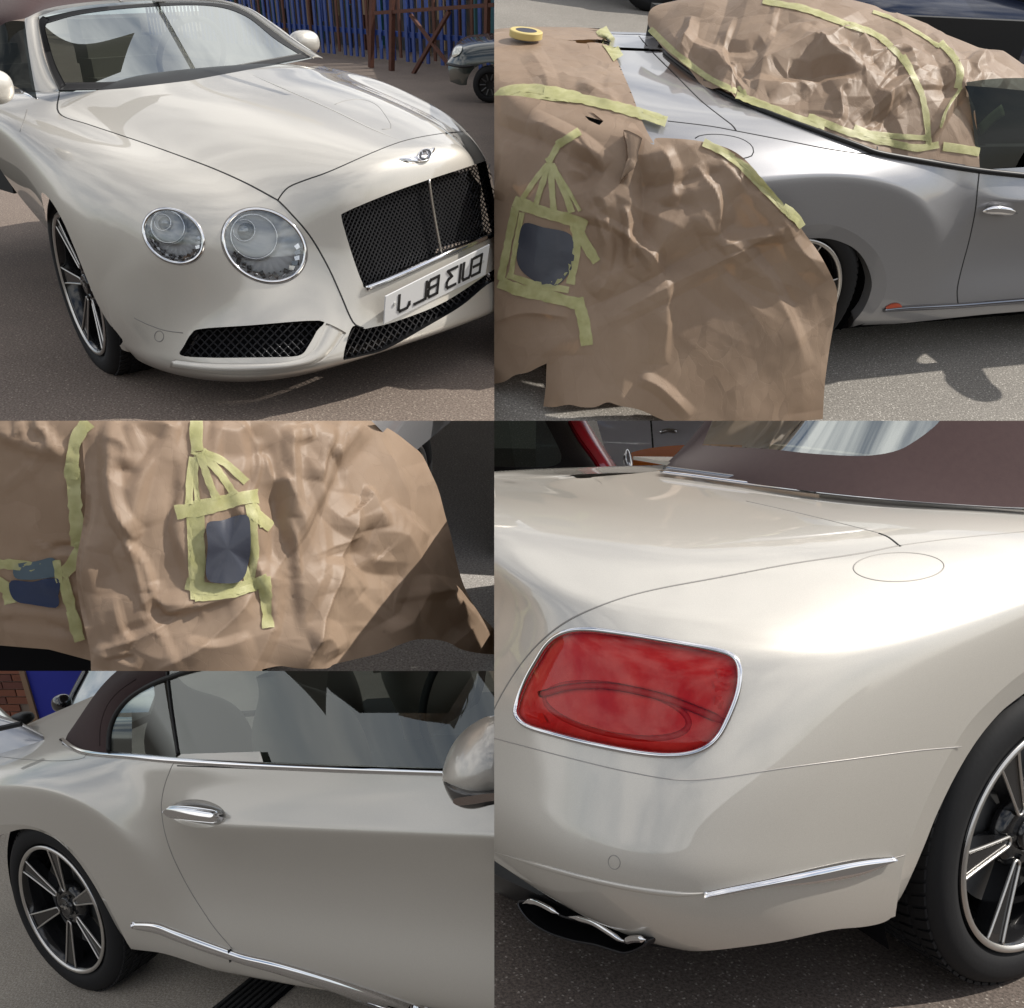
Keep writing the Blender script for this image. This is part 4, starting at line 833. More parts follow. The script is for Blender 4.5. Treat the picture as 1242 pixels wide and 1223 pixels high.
bumpp = np.vstack([cat(bump_line, 6), [(1190, 904), (1190, 1180), (1100, 1200), (900, 1230), (540, 1180), (540, 880)]])
B5.cut(bumpp, 2, facing=False, where=lambda c: (c[:, 1] < .4) & (c[:, 0] < -.2))
lampo = [(627, 868), (628, 852), (637, 828), (650, 804), (665, 781), (684, 768), (712, 764), (760, 770), (820, 780), (868, 789), (889, 797), (897, 812), (896, 834), (888, 860), (872, 892), (852, 909), (822, 916), (780, 914), (720, 903), (672, 891), (640, 881)]
lp = resample(cat(lampo, 6, True), 120, True)
B5.cut(lp, 3)
bot5 = np.vstack([cat([(560, 1045), (600, 1064), (640, 1087), (690, 1108), (740, 1127), (790, 1146), (830, 1153), (862, 1153), (920, 1146), (960, 1139), (1010, 1128), (1050, 1124), (1074, 1118), (1086, 1108)], 6), [(1086, 1300), (500, 1300), (500, 1040)]])
B5.cut(bot5, 4, facing=False, where=lambda c: (c[:, 2] < .45) & (c[:, 0] < -.2))
arch_o = [(1262, 800), (1242, 815), (1218, 834), (1179, 873), (1153, 913), (1128, 962), (1110, 1005), (1098, 1040), (1092, 1070), (1086, 1110)]
arch_i = [(1270, 828), (1242, 848), (1218, 868), (1191, 901), (1166, 942), (1143, 989), (1127, 1029), (1112, 1064), (1099, 1091), (1087, 1110)]
archp = np.vstack([cat(arch_o, 6), [(1086, 1300), (1400, 1300), (1400, 760)]])
B5.cut(archp, 5, facing=False, where=lambda c: (c[:, 1] < 0) & (c[:, 2] < .8))
part(V5, 'quarter_panel', B5.mesh([0], 'quarter_panel'), PAINT, c5)
part(V5, 'boot_lid', B5.mesh([1], 'boot_lid'), PAINT, c5)
part(V5, 'bumper', B5.mesh([2], 'bumper'), PAINT, c5)
part(V5, 'arch_lip', band_on(B5, arch_o, arch_i, 'arch_lip', n=80, k=6, push=(0, .012)), PAINT, c5)
part(V5, 'arch_flange', band_on(B5, arch_i, arch_i, 'arch_flange', n=80, k=2, push=(.012, .06)), PAINT, c5)
part(V5, 'shut_line', line_on(B5, boot_line, .0045, .0012, 'shut_line'), SEAMP, c5)
part(V5, 'shut_line', line_on(B5, boot_f[1:7], .0030, .0010, 'shut_line'), SEAMP, c5)
part(V5, 'shut_line', line_on(B5, [(1092, 663), (1078, 652), (1066, 647)], .0065, .0014, 'shut_line'), SEAM, c5)
part(V5, 'bumper_seam', line_on(B5, bump_line, .0022, .0010, 'bumper_seam'), mat('seam_light', (.42, .40, .38), .4, .4), c5)
part(V5, 'deck_crease', line_on(B5, [(1090, 662), (1150, 654), (1242, 645)], .003, .0010, 'deck_crease'), SEAMP, c5)
fl = ell(1090, 688, 55, 17.5, -1.5)
part(V5, 'fuel_flap', ring_on(B5, fl, .0032, .0010, 'fuel_flap'), SEAMP, c5)
part(V5, 'parking_sensor', ring_on(B5, ell(745, 1046, 7, 8.5, -15), .0018, .0008, 'parking_sensor'), SEAMP, c5)
# lamp
lc = np.array(lp).mean(0)
red = mat('red_reflector', (.88, .02, .03), .30, .0, coat=.3, noise=(14, (1.0, .12, .10), .12), bump=(30, .6, .006))
redg = bpy.data.materials.new('red_lens'); redg.use_nodes = True
t = redg.node_tree; t.nodes.clear(); o_ = t.nodes.new('ShaderNodeOutputMaterial'); a_ = t.nodes.new('ShaderNodeBsdfTransparent'); a_.inputs[0].default_value = (1, .55, .52, 1); g_ = t.nodes.new('ShaderNodeBsdfGlossy'); g_.inputs['Roughness'].default_value = .04
f_ = t.nodes.new('ShaderNodeFresnel'); f_.inputs[0].default_value = 1.5; x_ = t.nodes.new('ShaderNodeMixShader'); t.links.new(f_.outputs[0], x_.inputs[0]); t.links.new(a_.outputs[0], x_.inputs[1]); t.links.new(g_.outputs[0], x_.inputs[2]); t.links.new(x_.outputs[0], o_.inputs[0])
L5 = part(V5, 'tail_lamp', disc_on(B5, lampo, lambda r, a: -.014 + .010 * r ** 6, 'tail_lamp', 20, 120, rmax=.99), red, c5)
def ridge(cx, cy, a, b, deg, w, h, lift, nm='lamp_ring'):
    part(V5, nm, ring_on(B5, ell(cx, cy, a, b, deg), w, h, nm, lift=lift), red, L5, sub=True)
DR = mat('deep_red', (.66, .010, .016), .35, 0, coat=.3)
part(V5, 'lamp_blade', band_on(B5, [(652, 838), (690, 829), (740, 828), (800, 840), (850, 858), (884, 872)], [(654, 846), (690, 837), (740, 837), (800, 850), (848, 868), (878, 882)], 'lamp_blade', h=.005, thick=-.010), DR, L5, sub=True)
part(V5, 'lamp_ring', ring_on(B5, ell(745, 862, 90, 30, 11), .012, .003, 'lamp_ring', lift=-.012), DR, L5, sub=True)
BRD = mat('bright_red', (1, .03, .02), .2, 0, coat=.6)
for q_ in ([(868, 812), (886, 808), (889, 818), (872, 824)], [(866, 828), (888, 826), (884, 838), (868, 840)], [(868, 845), (881, 844), (875, 862), (866, 858)], [(634, 864), (652, 862), (662, 876), (644, 878)]):
    part(V5, 'lamp_prism', disc_on(B5, q_, lambda r, a: -.008 + .004 * math.cos(2 * a) * r, 'lamp_prism', 3, 16, smooth=False), BRD, L5, sub=True)
part(V5, 'lamp_lens', disc_on(B5, lampo, lambda r, a: .002 + .010 * (1 - r ** 4), 'lamp_lens', 14, 120, rmax=.97), redg, L5, sub=True)
part(V5, 'lamp_frame', ring_on(B5, lampo, .0125, .0085, 'lamp_frame', n=160, lift=.001), CHROME, L5, sub=True)
part(V5, 'lamp_gap', ring_on(B5, (np.array(lampo) - lc) * 1.022 + lc, .003, .0012, 'lamp_gap', n=160), SEAM, L5, sub=True)
# chrome side strip
part(V5, 'side_strip', band_on(B5, [(853, 1082), (880, 1076), (930, 1066), (990, 1052), (1040, 1042), (1084, 1039)], [(856, 1086), (880, 1083), (932, 1074), (985, 1071), (1040, 1062), (1082, 1042)], 'side_strip', n=50, k=8, h=.010, thick=.002), CHROME, c5)
part(V5, 'bumper_crease', line_on(B5, [(600, 1034), (660, 1052), (720, 1068), (780, 1080), (830, 1085), (870, 1082)], .014, .0035, 'bumper_crease', taper=True), PAINT, c5)
part(V5, 'shut_line', line_on(B5, [(1084, 1041), (1092, 1039), (1098, 1037)], .002, .001, 'shut_line'), SEAMP, c5)
# underside and exhaust
def q5(u, v, x): return V5.at(u, v, 'x', x)
und = Sheet('u', net([[q5(560, 1040, -1.1), q5(640, 1080, -1.05), q5(720, 1112, -.98), q5(800, 1146, -.86), q5(860, 1150, -.78)], [q5(560, 1068, -.98), q5(640, 1100, -.95), q5(720, 1128, -.90), q5(800, 1150, -.80), q5(900, 1148, -.70)], [(-.9, -.1, .20), (-.85, -.35, .20), (-.8, -.5, .2), (-.7, -.65, .2), (-.6, -.8, .2)], [(-.2, -.1, .2), (-.2, -.35, .2), (-.2, -.5, .2), (-.2, -.65, .2), (-.2, -.8, .2)]], 20, 20), V5)
part(V5, 'undertray', und.mesh([0], 'undertray'), BLACK, c5)
part(V5, 'diffuser_edge', band_on(B5, [(585, 1056), (620, 1078), (680, 1106), (740, 1130), (790, 1147)], [(585, 1072), (625, 1092), (680, 1118), (740, 1142), (785, 1152)], 'diffuser_edge', h=.01), BLACK, c5)
# exhaust tailpipe: a wide pinched oval with a bright rolled edge
eo = cat([(629, 1098), (634, 1093), (650, 1095), (668, 1103), (684, 1112), (703, 1116), (722, 1121), (742, 1133), (757, 1143), (772, 1139), (784, 1141), (778, 1149), (760, 1156), (745, 1153), (722, 1146), (695, 1141), (665, 1131), (642, 1116)], 5, True)
ep = [V5.C + d * 1.0 for d in V5.dirs(eo)]
exn = np.array((-1, -.12, .02)); exn /= np.linalg.norm(exn); e0 = V5.at(700, 1125, 'x', -1.02)
E3 = [V5.C + d * (((e0 - V5.C) @ exn) / (d @ exn)) for d in V5.dirs(eo)]; E3 = np.array(E3); n_ = len(E3)
V_ = np.vstack([E3, E3 - exn * .25]); Fq = [(i, (i + 1) % n_, n_ + (i + 1) % n_, n_ + i) for i in range(n_)]
ex = part(V5, 'tailpipe', mesh_of(V_, Fq, 'tailpipe'), mat('dark_steel', (.05, .05, .055), .3, .8), c5)
part(V5, 'tailpipe_rim', tube(E3, .003, 8, True, 'tailpipe_rim'), MATS['dark_steel'], ex, sub=True)
part(V5, 'tailpipe_back', mesh_of(np.vstack([E3 - exn * .12, [E3.mean(0) - exn * .12]]), [(i, (i + 1) % n_, n_) for i in range(n_)], 'tailpipe_back'), DARK, ex, sub=True)
for q_, r_ in (([(634, 1096), (642, 1093.5), (652, 1095), (666, 1102), (678, 1109)], .0075), ([(688, 1112), (704, 1115), (720, 1120), (738, 1131), (754, 1141), (762, 1142)], .0070), ([(756, 1144), (764, 1140), (774, 1139), (783, 1140)], .0075)):
    q2_ = resample(cat(q_, 6), 24); P_ = np.array([V5.C + d * (((e0 + exn * .004 - V5.C) @ exn) / (d @ exn)) for d in V5.dirs(q2_)])
    part(V5, 'tailpipe_rim', tube(P_, r_, 10, False, 'tailpipe_rim', (r_, r_ * .7), np.tile(exn, (24, 1)), True), CHROME, ex, sub=True)
wheel(V5, c5, (0, -.945, .363), rot=.35); liner(V5, c5, (0, .363), .46)
# soft top and chrome moulding
def s5(u, v, y, ax='y'): return V5.at(u, v, ax, y)
base = [(803, 569, .50), (806, 571, .40), (815, 573, .30), (840, 577, .12), (900, 585, -.12), (960, 593, -.30), (1040, 602, -.47), (1130, 610, -.60), (1242, 616, -.70), (1300, 618, -.74)]
topn = [[s5(u, v, y) for u, v, y in base], [s5(812, 558, .48), s5(818, 559, .38), s5(828, 560, .28), s5(858, 562, .11), s5(915, 558, -.10), s5(975, 560, -.27), s5(1050, 566, -.43), s5(1140, 572, -.555), s5(1242, 575, -.655), s5(1310, 577, -.70)],
        [s5(850, 518, .42), s5(858, 517, .34), s5(885, 514, .25), s5(915, 505, .12), s5(960, 500, -.07), s5(1010, 495, -.22), s5(1080, 490, -.36), s5(1160, 488, -.48), s5(1250, 485, -.57), s5(1320, 480, -.62)],
        [s5(925, 410, .38), s5(935, 410, .32), s5(960, 410, .26), s5(990, 405, .10), s5(1030, 400, -.05), s5(1070, 395, -.17), s5(1130, 385, -.29), s5(1200, 380, -.40), s5(1280, 370, -.47), s5(1340, 360, -.52)]]
ST5 = Sheet('st', net(topn, 60, 160), V5)
win5 = np.vstack([cat([(860, 500), (900, 541), (935, 546), (980, 550), (1030, 553), (1062, 551), (1090, 545), (1112, 534), (1140, 505)], 6), [(1140, 300), (700, 300)]])
win5 = np.vstack([cat([(852, 540), (880, 542), (935, 545), (980, 550), (1030, 553), (1062, 552), (1090, 546), (1110, 535), (1128, 522), (1142, 508), (1170, 470)], 6), [(1200, 300), (870, 300), (868, 500)]])
ST5.cut(win5, 1, facing=False)
part(V5, 'soft_top', ST5.mesh([0], 'soft_top'), SOFT, c5)
part(V5, 'rear_window', ST5.mesh([1], 'rear_window'), glass('rear_glass', (.62, .72, .68), .35), c5)
part(V5, 'chrome_moulding', line_on(B5, [(803, 577), (826, 580), (850, 583), (915, 592), (985, 601), (1060, 609), (1140, 615), (1242, 621), (1300, 624)], .026, .007, 'chrome_moulding', lift=.012, sides=10), CHROME, c5)
part(V5, 'moulding_cap', line_on(B5, [(806, 575), (850, 581), (920, 591), (988, 603)], .018, .009, 'moulding_cap', lift=.018, sides=10), mat('grey_chrome', (.40, .40, .41), .2, .9), c5)
mb = MB(); mb.box((.9, 0, .75), (.5, .55, .02)); mb.box((.55, .35, .95), (.05, .22, .2)); part(V5, 'rear_seats', mb.me('rear_seats'), INT, c5)
# ---- cars parked behind
PO = V5.at(700, 640, 'z', 0)
def wallp(u, v, dist): return V5.far(u, v, dist)
def flat_body(view, rows, nu, nv): return Sheet('x', net([[view.far(*p) for p in r] for r in rows], nu, nv), view)
rc = root(V5, 'parked_car', tuple(V5.at(640, 640, 'z', 0)), 'black hatchback with a bright red pillar edge behind the boot', 'car')
RB = flat_body(V5, [[(560, 480, 4.3), (620, 480, 4.2), (690, 490, 4.3), (720, 495, 4.7)], [(560, 540, 4.1), (640, 540, 4.0), (710, 545, 4.1), (735, 550, 4.5)], [(560, 575, 4.0), (640, 572, 3.95), (725, 575, 4.0), (752, 577, 4.4)], [(560, 640, 3.95), (650, 640, 3.9), (740, 640, 3.95), (760, 640, 4.3)]], 30, 40)
BKG = paint('black_paint', (.010, .010, .012), (.014, .014, .016), .1, .25)
rw = np.vstack([cat([(540, 563), (600, 566), (640, 567), (665, 566), (678, 562), (681, 553), (675, 538), (658, 505)], 5), [(640, 460), (540, 460)]])
RB.cut(rw, 1); part(V5, 'body', RB.mesh([0], 'body'), BKG, rc); part(V5, 'window', RB.mesh([1], 'window'), glass('tint_glass', (.10, .13, .12), .20), rc)
part(V5, 'window_seal', ring_on(RB, rw[:-2], .03, .01, 'window_seal'), BLACK, rc) if False else None
part(V5, 'pillar', band_on(RB, [(684, 500), (700, 530), (718, 555), (735, 582)], [(701, 500), (714, 522), (731, 548), (752, 580)], 'pillar', h=.02, thick=.01), mat('bright_red_paint', (.80, .02, .045), .35, 0, coat=.6), rc)
sc_ = root(V5, 'parked_car', tuple(V5.at(800, 620, 'z', 0)), 'silver car with door handle behind the black hatchback', 'car')
SB = flat_body(V5, [[(650, 440, 6.6), (740, 440, 6.4), (860, 440, 6.2), (980, 440, 6.1)], [(650, 505, 6.4), (740, 505, 6.2), (860, 505, 6.0), (980, 505, 5.9)], [(650, 540, 6.35), (740, 540, 6.15), (860, 540, 5.95), (980, 540, 5.85)], [(650, 600, 6.45), (740, 600, 6.25), (860, 600, 6.0), (980, 600, 5.9)]], 20, 30)
part(V5, 'body', SB.mesh([0], 'body'), paint('cool_silver_paint', (.66, .64, .70), (.74, .72, .77), .2), sc_)
part(V5, 'shut_line', line_on(SB, [(789, 505), (791, 530), (793, 560)], .012, .002, 'shut_line'), SEAM, sc_)
part(V5, 'door_handle', line_on(SB, [(801, 525), (810, 523), (821, 524)], .035, .03, 'door_handle'), CHROME, sc_)
oc = root(V5, 'parked_car', tuple(V5.at(810, 650, 'z', 0)), 'orange car bonnet with round headlamp between the boot and the silver car', 'car')
OB = flat_body(V5, [[(757, 552, 4.9), (790, 543, 5.2), (850, 539, 5.3), (900, 540, 5.4)], [(758, 560, 4.6), (792, 556, 4.6), (850, 556, 4.6), (900, 556, 4.6)], [(760, 580, 4.5), (792, 580, 4.5), (850, 580, 4.5), (900, 580, 4.5)]], 20, 24)
part(V5, 'body', OB.mesh([0], 'body'), mat('orange_paint', (1.0, .25, .03), .7, 0, spec=.1), oc)
part(V5, 'headlamp', disc_on(OB, ell(762, 563, 6, 9, -12), lambda r, a: .02 + .05 * (1 - r * r), 'headlamp', 6, 28), mat('lamp_clear5', (.8, .8, .85), .12, .5, coat=1), oc)
part(V5, 'deck_panel', MB().box((.42, .28, 1.085), (.50, .36, .006)).me('deck_panel'), PAINT, c5)
underbody(V5, c5, -.7, 3.3, z0=.24)
clip(V5)

# ================================================================== lower left: the flank with its door
V4 = View([3.84021, -2.84458, 1.82369, 1.66549, 0.28891, -0.62403], [('u', 599.5, 1), ('v', 814, -1)])
T4 = asphalt('worn_tarmac', (.48, .425, .355), (.25, .22, .185), (.66, .61, .54), .28)
ground(V4, T4, [(-14, -14), (14, -14), (14, 12), (-14, 12)])
c4 = root(V4, 'convertible_car', (.8, 0, 0), 'pearl convertible from its flank with chrome door handle, twin-spoke wheel and brown soft top', 'car')
B4 = Sheet('body', net(RN_FLAT[:15], 340, 230), V4)
bel = [(62, 897), (75, 903), (100, 911), (150, 915), (215, 921), (300, 925), (420, 930), (540, 935), (620, 938)]
B4.cut(np.vstack([cat(bel[1:], 6), [(640, 700), (110, 700), (100, 866), (84, 890)]]), 9, facing=False, where=lambda c: c[:, 0] > -.30)
dline = [(213, 921), (206, 935), (199, 955), (196, 972), (196, 985), (200, 1010), (210, 1040), (228, 1076), (248, 1108), (262, 1128), (281, 1150)]
doorp = np.vstack([cat([(213, 915)] + dline, 6), [(281, 1150), (340, 1168), (400, 1182), (470, 1205), (620, 1260), (700, 1260), (700, 900)]])
B4.cut(doorp, 1, only=[0], facing=False, where=lambda c: (c[:, 0] > .4) & (c[:, 2] < .99) & (c[:, 1] < -.8))
cell = resample(cat(ell(240, 987, 34, 17, 6), 4, True), 60, True)
B4.cut(cell, 3, only=[1])
arc_o = [(-30, 1020), (-10, 1004), (15, 1000), (40, 1003), (65, 1014), (90, 1034), (112, 1062), (130, 1096), (143, 1122), (152, 1140), (160, 1153)]
arc_i = [(-30, 1036), (-10, 1018), (5, 1012), (25, 1007), (45, 1010), (68, 1022), (90, 1044), (110, 1073), (126, 1102), (141, 1130), (158, 1154)]
B4.cut(np.vstack([cat(arc_o, 6), [(160, 1300), (-80, 1300), (-80, 1040)]]), 5, facing=False, where=lambda c: (c[:, 1] < -.5) & (c[:, 2] < .8) & (c[:, 0] > -3))
sillb = [(150, 1150), (165, 1152), (200, 1157), (240, 1170), (300, 1190), (370, 1212), (440, 1236)]
B4.cut(np.vstack([cat(sillb, 6), [(440, 1400), (150, 1400)]]), 4, facing=False, where=lambda c: c[:, 2] < .4)
part(V4, 'quarter_panel', B4.mesh([0], 'quarter_panel'), PAINT, c4)
dr = part(V4, 'door', B4.mesh([1], 'door'), PAINT, c4)
part(V4, 'handle_recess', disc_on(B4, cell, lambda r, a: -.016 * (1 - r * r), 'handle_recess', 8, 60, smooth=False), PAINT, dr, sub=True)
hp = [(212, 984), (222, 985), (240, 988), (258, 991), (269, 993)]
part(V4, 'door_handle', band_on(B4, [(208, 983), (212, 977.5), (222, 977), (240, 979), (258, 982), (267, 984), (270, 988)], [(208, 985), (212, 991), (222, 993), (240, 996), (258, 998), (266, 998), (270, 992)], 'door_handle', n=30, k=8, h=.018, thick=.018), CHROME, dr, sub=True)
for u in (215, 265):
    P, Nn = B4.hit([(u, 985 + (u - 215) * .14)]); part(V4, 'handle_mount', MB().bar(P[0] - Nn[0] * .01, P[0] + Nn[0] * .02, .012, 10).me('handle_mount'), CHROME, dr, sub=True)
part(V4, 'arch_lip', band_on(B4, arc_o, arc_i, 'arch_lip', n=80, k=6, push=(0, .010)), PAINT, c4)
part(V4, 'arch_flange', band_on(B4, arc_i, arc_i, 'arch_flange', n=80, k=2, push=(.010, .06)), PAINT, c4)
part(V4, 'shut_line', line_on(B4, dline, .0045, .0012, 'shut_line'), SEAMP, c4)
part(V4, 'shut_line', line_on(B4, [(0, 918), (40, 922), (75, 923), (100, 920), (105, 915)], .004, .001, 'shut_line'), SEAMP, c4)
stA = [(161, 1118), (190, 1119), (215, 1128), (250, 1141), (281, 1152), (300, 1158), (340, 1167), (400, 1184), (470, 1207), (540, 1232)]
stB = [(165, 1126), (192, 1132), (215, 1141), (250, 1154), (281, 1164), (300, 1170), (340, 1181), (400, 1200), (460, 1222), (520, 1244)]
part(V4, 'sill_strip', band_on(B4, stA, stB, 'sill_strip', n=90, k=8, h=.012, thick=.003), CHROME, c4)
part(V4, 'strip_joint', line_on(B4, [(280, 1151), (282, 1165)], .004, .016, 'strip_joint', n=6), SEAM, c4)
part(V4, 'belt_moulding', line_on(B4, [(75, 898), (90, 908), (110, 914), (160, 918), (215, 923), (300, 928), (420, 933), (540, 937), (620, 940)], .022, .007, 'belt_moulding', lift=.004, sides=10), CHROME, c4)
part(V4, 'belt_shadow', line_on(B4, [(215, 929), (300, 932), (420, 937), (540, 941), (620, 944)], .004, .002, 'belt_shadow'), SEAM, c4)
wheel(V4, c4, (0, -.935, .363), rot=.12); liner(V4, c4, (0, .363), .42)
def p4(u, v, y): return V4.at(u, v, 'y', y)
gl = [[p4(100, 935, -.83), p4(214, 926, -.84), p4(320, 930, -.84), p4(470, 936, -.84), p4(620, 942, -.83)], [p4(130, 870, -.76), p4(210, 860, -.76), p4(320, 860, -.76), p4(470, 865, -.76), p4(620, 870, -.75)], [p4(150, 810, -.69), p4(200, 795, -.68), p4(320, 790, -.68), p4(470, 790, -.68), p4(640, 800, -.67)]]
GW = Sheet('g', net(gl, 40, 80), V4)
q1 = np.vstack([cat([(132, 911), (134, 890), (141, 868), (155, 850), (175, 836), (199, 827)], 5), [(206, 870), (214, 919)]])
q2 = np.array([(220, 920), (212, 880), (206, 822), (204, 790), (640, 790), (640, 940), (540, 934), (400, 929)], float)
GW.cut(q1, 1); GW.cut(q2, 2)
g4 = glass('flank_glass', (.66, .74, .71), .07, fmax=.6)
part(V4, 'quarter_window', GW.mesh([1], 'quarter_window'), g4, c4); part(V4, 'door_window', GW.mesh([2], 'door_window'), g4, c4)
part(V4, 'window_pillar', line_on(GW, [(203, 815), (208, 860), (216, 915)], .020, .006, 'window_pillar'), BLACK, c4)
part(V4, 'window_seal', line_on(GW, [(133, 912), (134, 888), (142, 866), (157, 848), (178, 834), (203, 823), (240, 812), (300, 800)], .020, .010, 'window_seal', lift=.004), BLACK, c4)
part(V4, 'window_seal', line_on(GW, [(132, 912), (214, 921), (300, 925), (420, 930), (560, 935)], .008, .006, 'window_seal'), BLACK, c4)
tp = [[p4(130, 915, -.82), p4(131, 890, -.79), p4(139, 865, -.76), p4(154, 846, -.73), p4(176, 832, -.71), p4(205, 820, -.70), p4(260, 806, -.69), p4(420, 795, -.68)],
      [p4(108, 912, -.80), p4(112, 880, -.76), p4(124, 850, -.72), p4(142, 830, -.69), p4(165, 816, -.67), p4(198, 806, -.66), p4(260, 795, -.65), p4(420, 780, -.64)],
      [p4(88, 907, -.74), p4(96, 882, -.69), p4(112, 852, -.62), p4(132, 829, -.58), p4(160, 810, -.55), p4(195, 796, -.54), p4(260, 780, -.52), p4(420, 760, -.5)],
      [p4(72, 901, -.66), p4(90, 878, -.58), p4(112, 846, -.48), p4(132, 822, -.42), p4(160, 800, -.40), p4(195, 780, -.4), p4(260, 760, -.4), p4(420, 740, -.4)],
      [p4(90, 896, -.45), p4(105, 872, -.30), p4(125, 842, -.2), p4(140, 818, -.15), p4(170, 795, -.1), p4(205, 775, -.1), p4(270, 755, -.1), p4(430, 730, -.1)]]
ST4 = Sheet('st', net(tp, 70, 90), V4)
part(V4, 'soft_top', ST4.mesh([0], 'soft_top'), SOFT, c4)
part(V4, 'soft_top_seam', line_on(ST4, [(121, 905), (122, 880), (130, 856), (145, 838), (165, 824)], .006, .002, 'soft_top_seam'), mat('seam_brown', (.03, .018, .018), .9), c4)
# door mirror
mc = p4(592, 925, -1.02)
mA = np.array(V4.dirs([(592, 925)])[0]); mA /= np.linalg.norm(mA); mR = np.cross(mA, (0, 0, 1)); mR /= np.linalg.norm(mR); mU = np.cross(mR, mA)
roll = R_(-14); mR2 = mR * math.cos(roll) - mU * math.sin(roll); mU2 = mU * math.cos(roll) + mR * math.sin(roll)
sc4 = np.linalg.norm(mc - V4.C) / F
mo = [(600, 871), (575, 880), (556, 896), (543, 916), (536, 938), (536, 950), (546, 968), (558, 975), (575, 976), (600, 970), (640, 960), (650, 920), (640, 880)]
MS = Sheet('m', np.array([[V4.C + V4.dirs([(500 + i * 8, 840 + j * 8)])[0] * (np.linalg.norm(mc - V4.C)) for j in range(22)] for i in range(24)]), V4)
hm = disc_on(MS, mo, lambda r, a: .115 * math.sqrt(max(0, 1 - r ** 2.4)) - .03, 'wing_mirror', 24, 90, center=(592, 925))
mir4 = part(V4, 'wing_mirror', hm, PAINT, c4)
part(V4, 'mirror_base', disc_on(MS, [(536, 945), (560, 944), (600, 944), (640, 944), (645, 960), (600, 971), (575, 977), (557, 976), (545, 968)], lambda r, a: .108 * math.sqrt(max(0, 1 - r ** 3)) - .02, 'mirror_base', 12, 60), mat('mirror_grey', (.10, .095, .09), .25, .3, coat=.6), mir4, sub=True)
part(V4, 'indicator', disc_on(MS, [(553, 955), (575, 951), (600, 948), (640, 948), (640, 956), (600, 957), (575, 961), (556, 962)], lambda r, a: .100, 'indicator', 4, 40), CHROME, mir4, sub=True)
part(V4, 'mirror_seam', line_on(MS, [(537, 946), (560, 945), (600, 944), (640, 944)], .003, .002, 'mirror_seam', lift=.09), SEAM, mir4, sub=True) if False else None
# cabin behind the glass
mb = MB(); mb.box((1.2, 0, .55), (.9, .72, .05)); part(V4, 'cabin_floor', mb.me('cabin_floor'), INTD, c4)
part(V4, 'dashboard', MB().box((2.15, 0, .90), (.22, .70, .06)).me('dashboard'), INTD, c4)
for sx, sy in ((1.05, -.38), (1.05, .38), (.35, -.35), (.35, .35)):
    sk = []; 
    prof = [(0, .55), (.02, .70), (-.04, .90), (-.10, 1.02), (-.13, 1.10)]
    G_ = np.array([[(sx + dx + .06 * math.cos(t) * (1.5 if k < 3 else 1), sy + (.24 - .05 * k * (k > 2)) * math.copysign(abs(math.sin(t)) ** .5, math.sin(t)), z) for t in np.linspace(0, 2 * math.pi, 22)] for k, (dx, z) in enumerate(prof)])
    part(V4, 'seat', Sheet('s', net(G_, 20, 44), V4).mesh([0], 'seat'), INT, c4)
part(V4, 'door_card', MB().box((1.4, .74, .84), (1.0, .03, .10)).me('door_card'), INT, c4)
th = np.linspace(0, 2 * math.pi, 36, endpoint=False)
part(V4, 'steering_wheel', tube(np.c_[1.78 + .07 * np.sin(th), -.36 + .18 * np.cos(th), .98 + .17 * np.sin(th)], .014, 8, True, 'steering_wheel'), INTD, c4)
part(V4, 'gear_grate', MB().box((.9, -1.2, -.02), (.001, .001, .001)).me('x'), BLACK, c4) if False else None
for a_, b_, r_ in (((200, 872), (330, 864), .018), ((330, 864), (460, 855), .018), ((460, 855), (620, 848), .018), ((575, 850), (552, 900), .045), ((320, 912), (420, 885), .006), ((420, 885), (552, 862), .006), ((390, 914), (600, 898), .03)):
    part(V4, 'reflected_beam', MB().bar(p4(*a_, .70), p4(*b_, .70), r_, 6).me('reflected_beam'), INTD, c4)  # dark bars in the cabin stand in for beams mirrored in the glass
tb = root(V4, 'workshop_wall', tuple(V4.far(400, 860, 11)), 'pale grey green workshop wall seen through the car windows', 'wall')
tbp = [V4.far(u, v, 11) for u, v in ((150, 960), (900, 960), (900, 700), (150, 700))]; part(V4, 'panel', mesh_of(tbp + [p + V4.dirs([(400, 860)])[0] * .3 for p in tbp], [(0, 1, 2, 3), (7, 6, 5, 4), (0, 4, 5, 1), (1, 5, 6, 2), (2, 6, 7, 3), (3, 7, 4, 0)], 'panel', False), mat('pale_sheet', (.20, .25, .235), .7, noise=(.6, (.10, .13, .13), .1)), tb)
# drain grate at the bottom edge
dg = root(V4, 'drain_grate', tuple(V4.at(308, 1209, 'z', .004)), 'black slotted drain grate in the tarmac under the door sill', 'drain')
gb = V4.at(308, 1209, 'z', .006)
part(V4, 'grate_frame', MB().box(gb, (.12, .10, .004)).me('grate_frame'), DARK, dg)
for k in range(7): part(V4, 'grate_bar', MB().box(gb + np.array((-.10 + k * .033, 0, .006)), (.008, .095, .004)).me('grate_bar'), mat('cast_iron', (.05, .05, .05), .6, .5), dg)
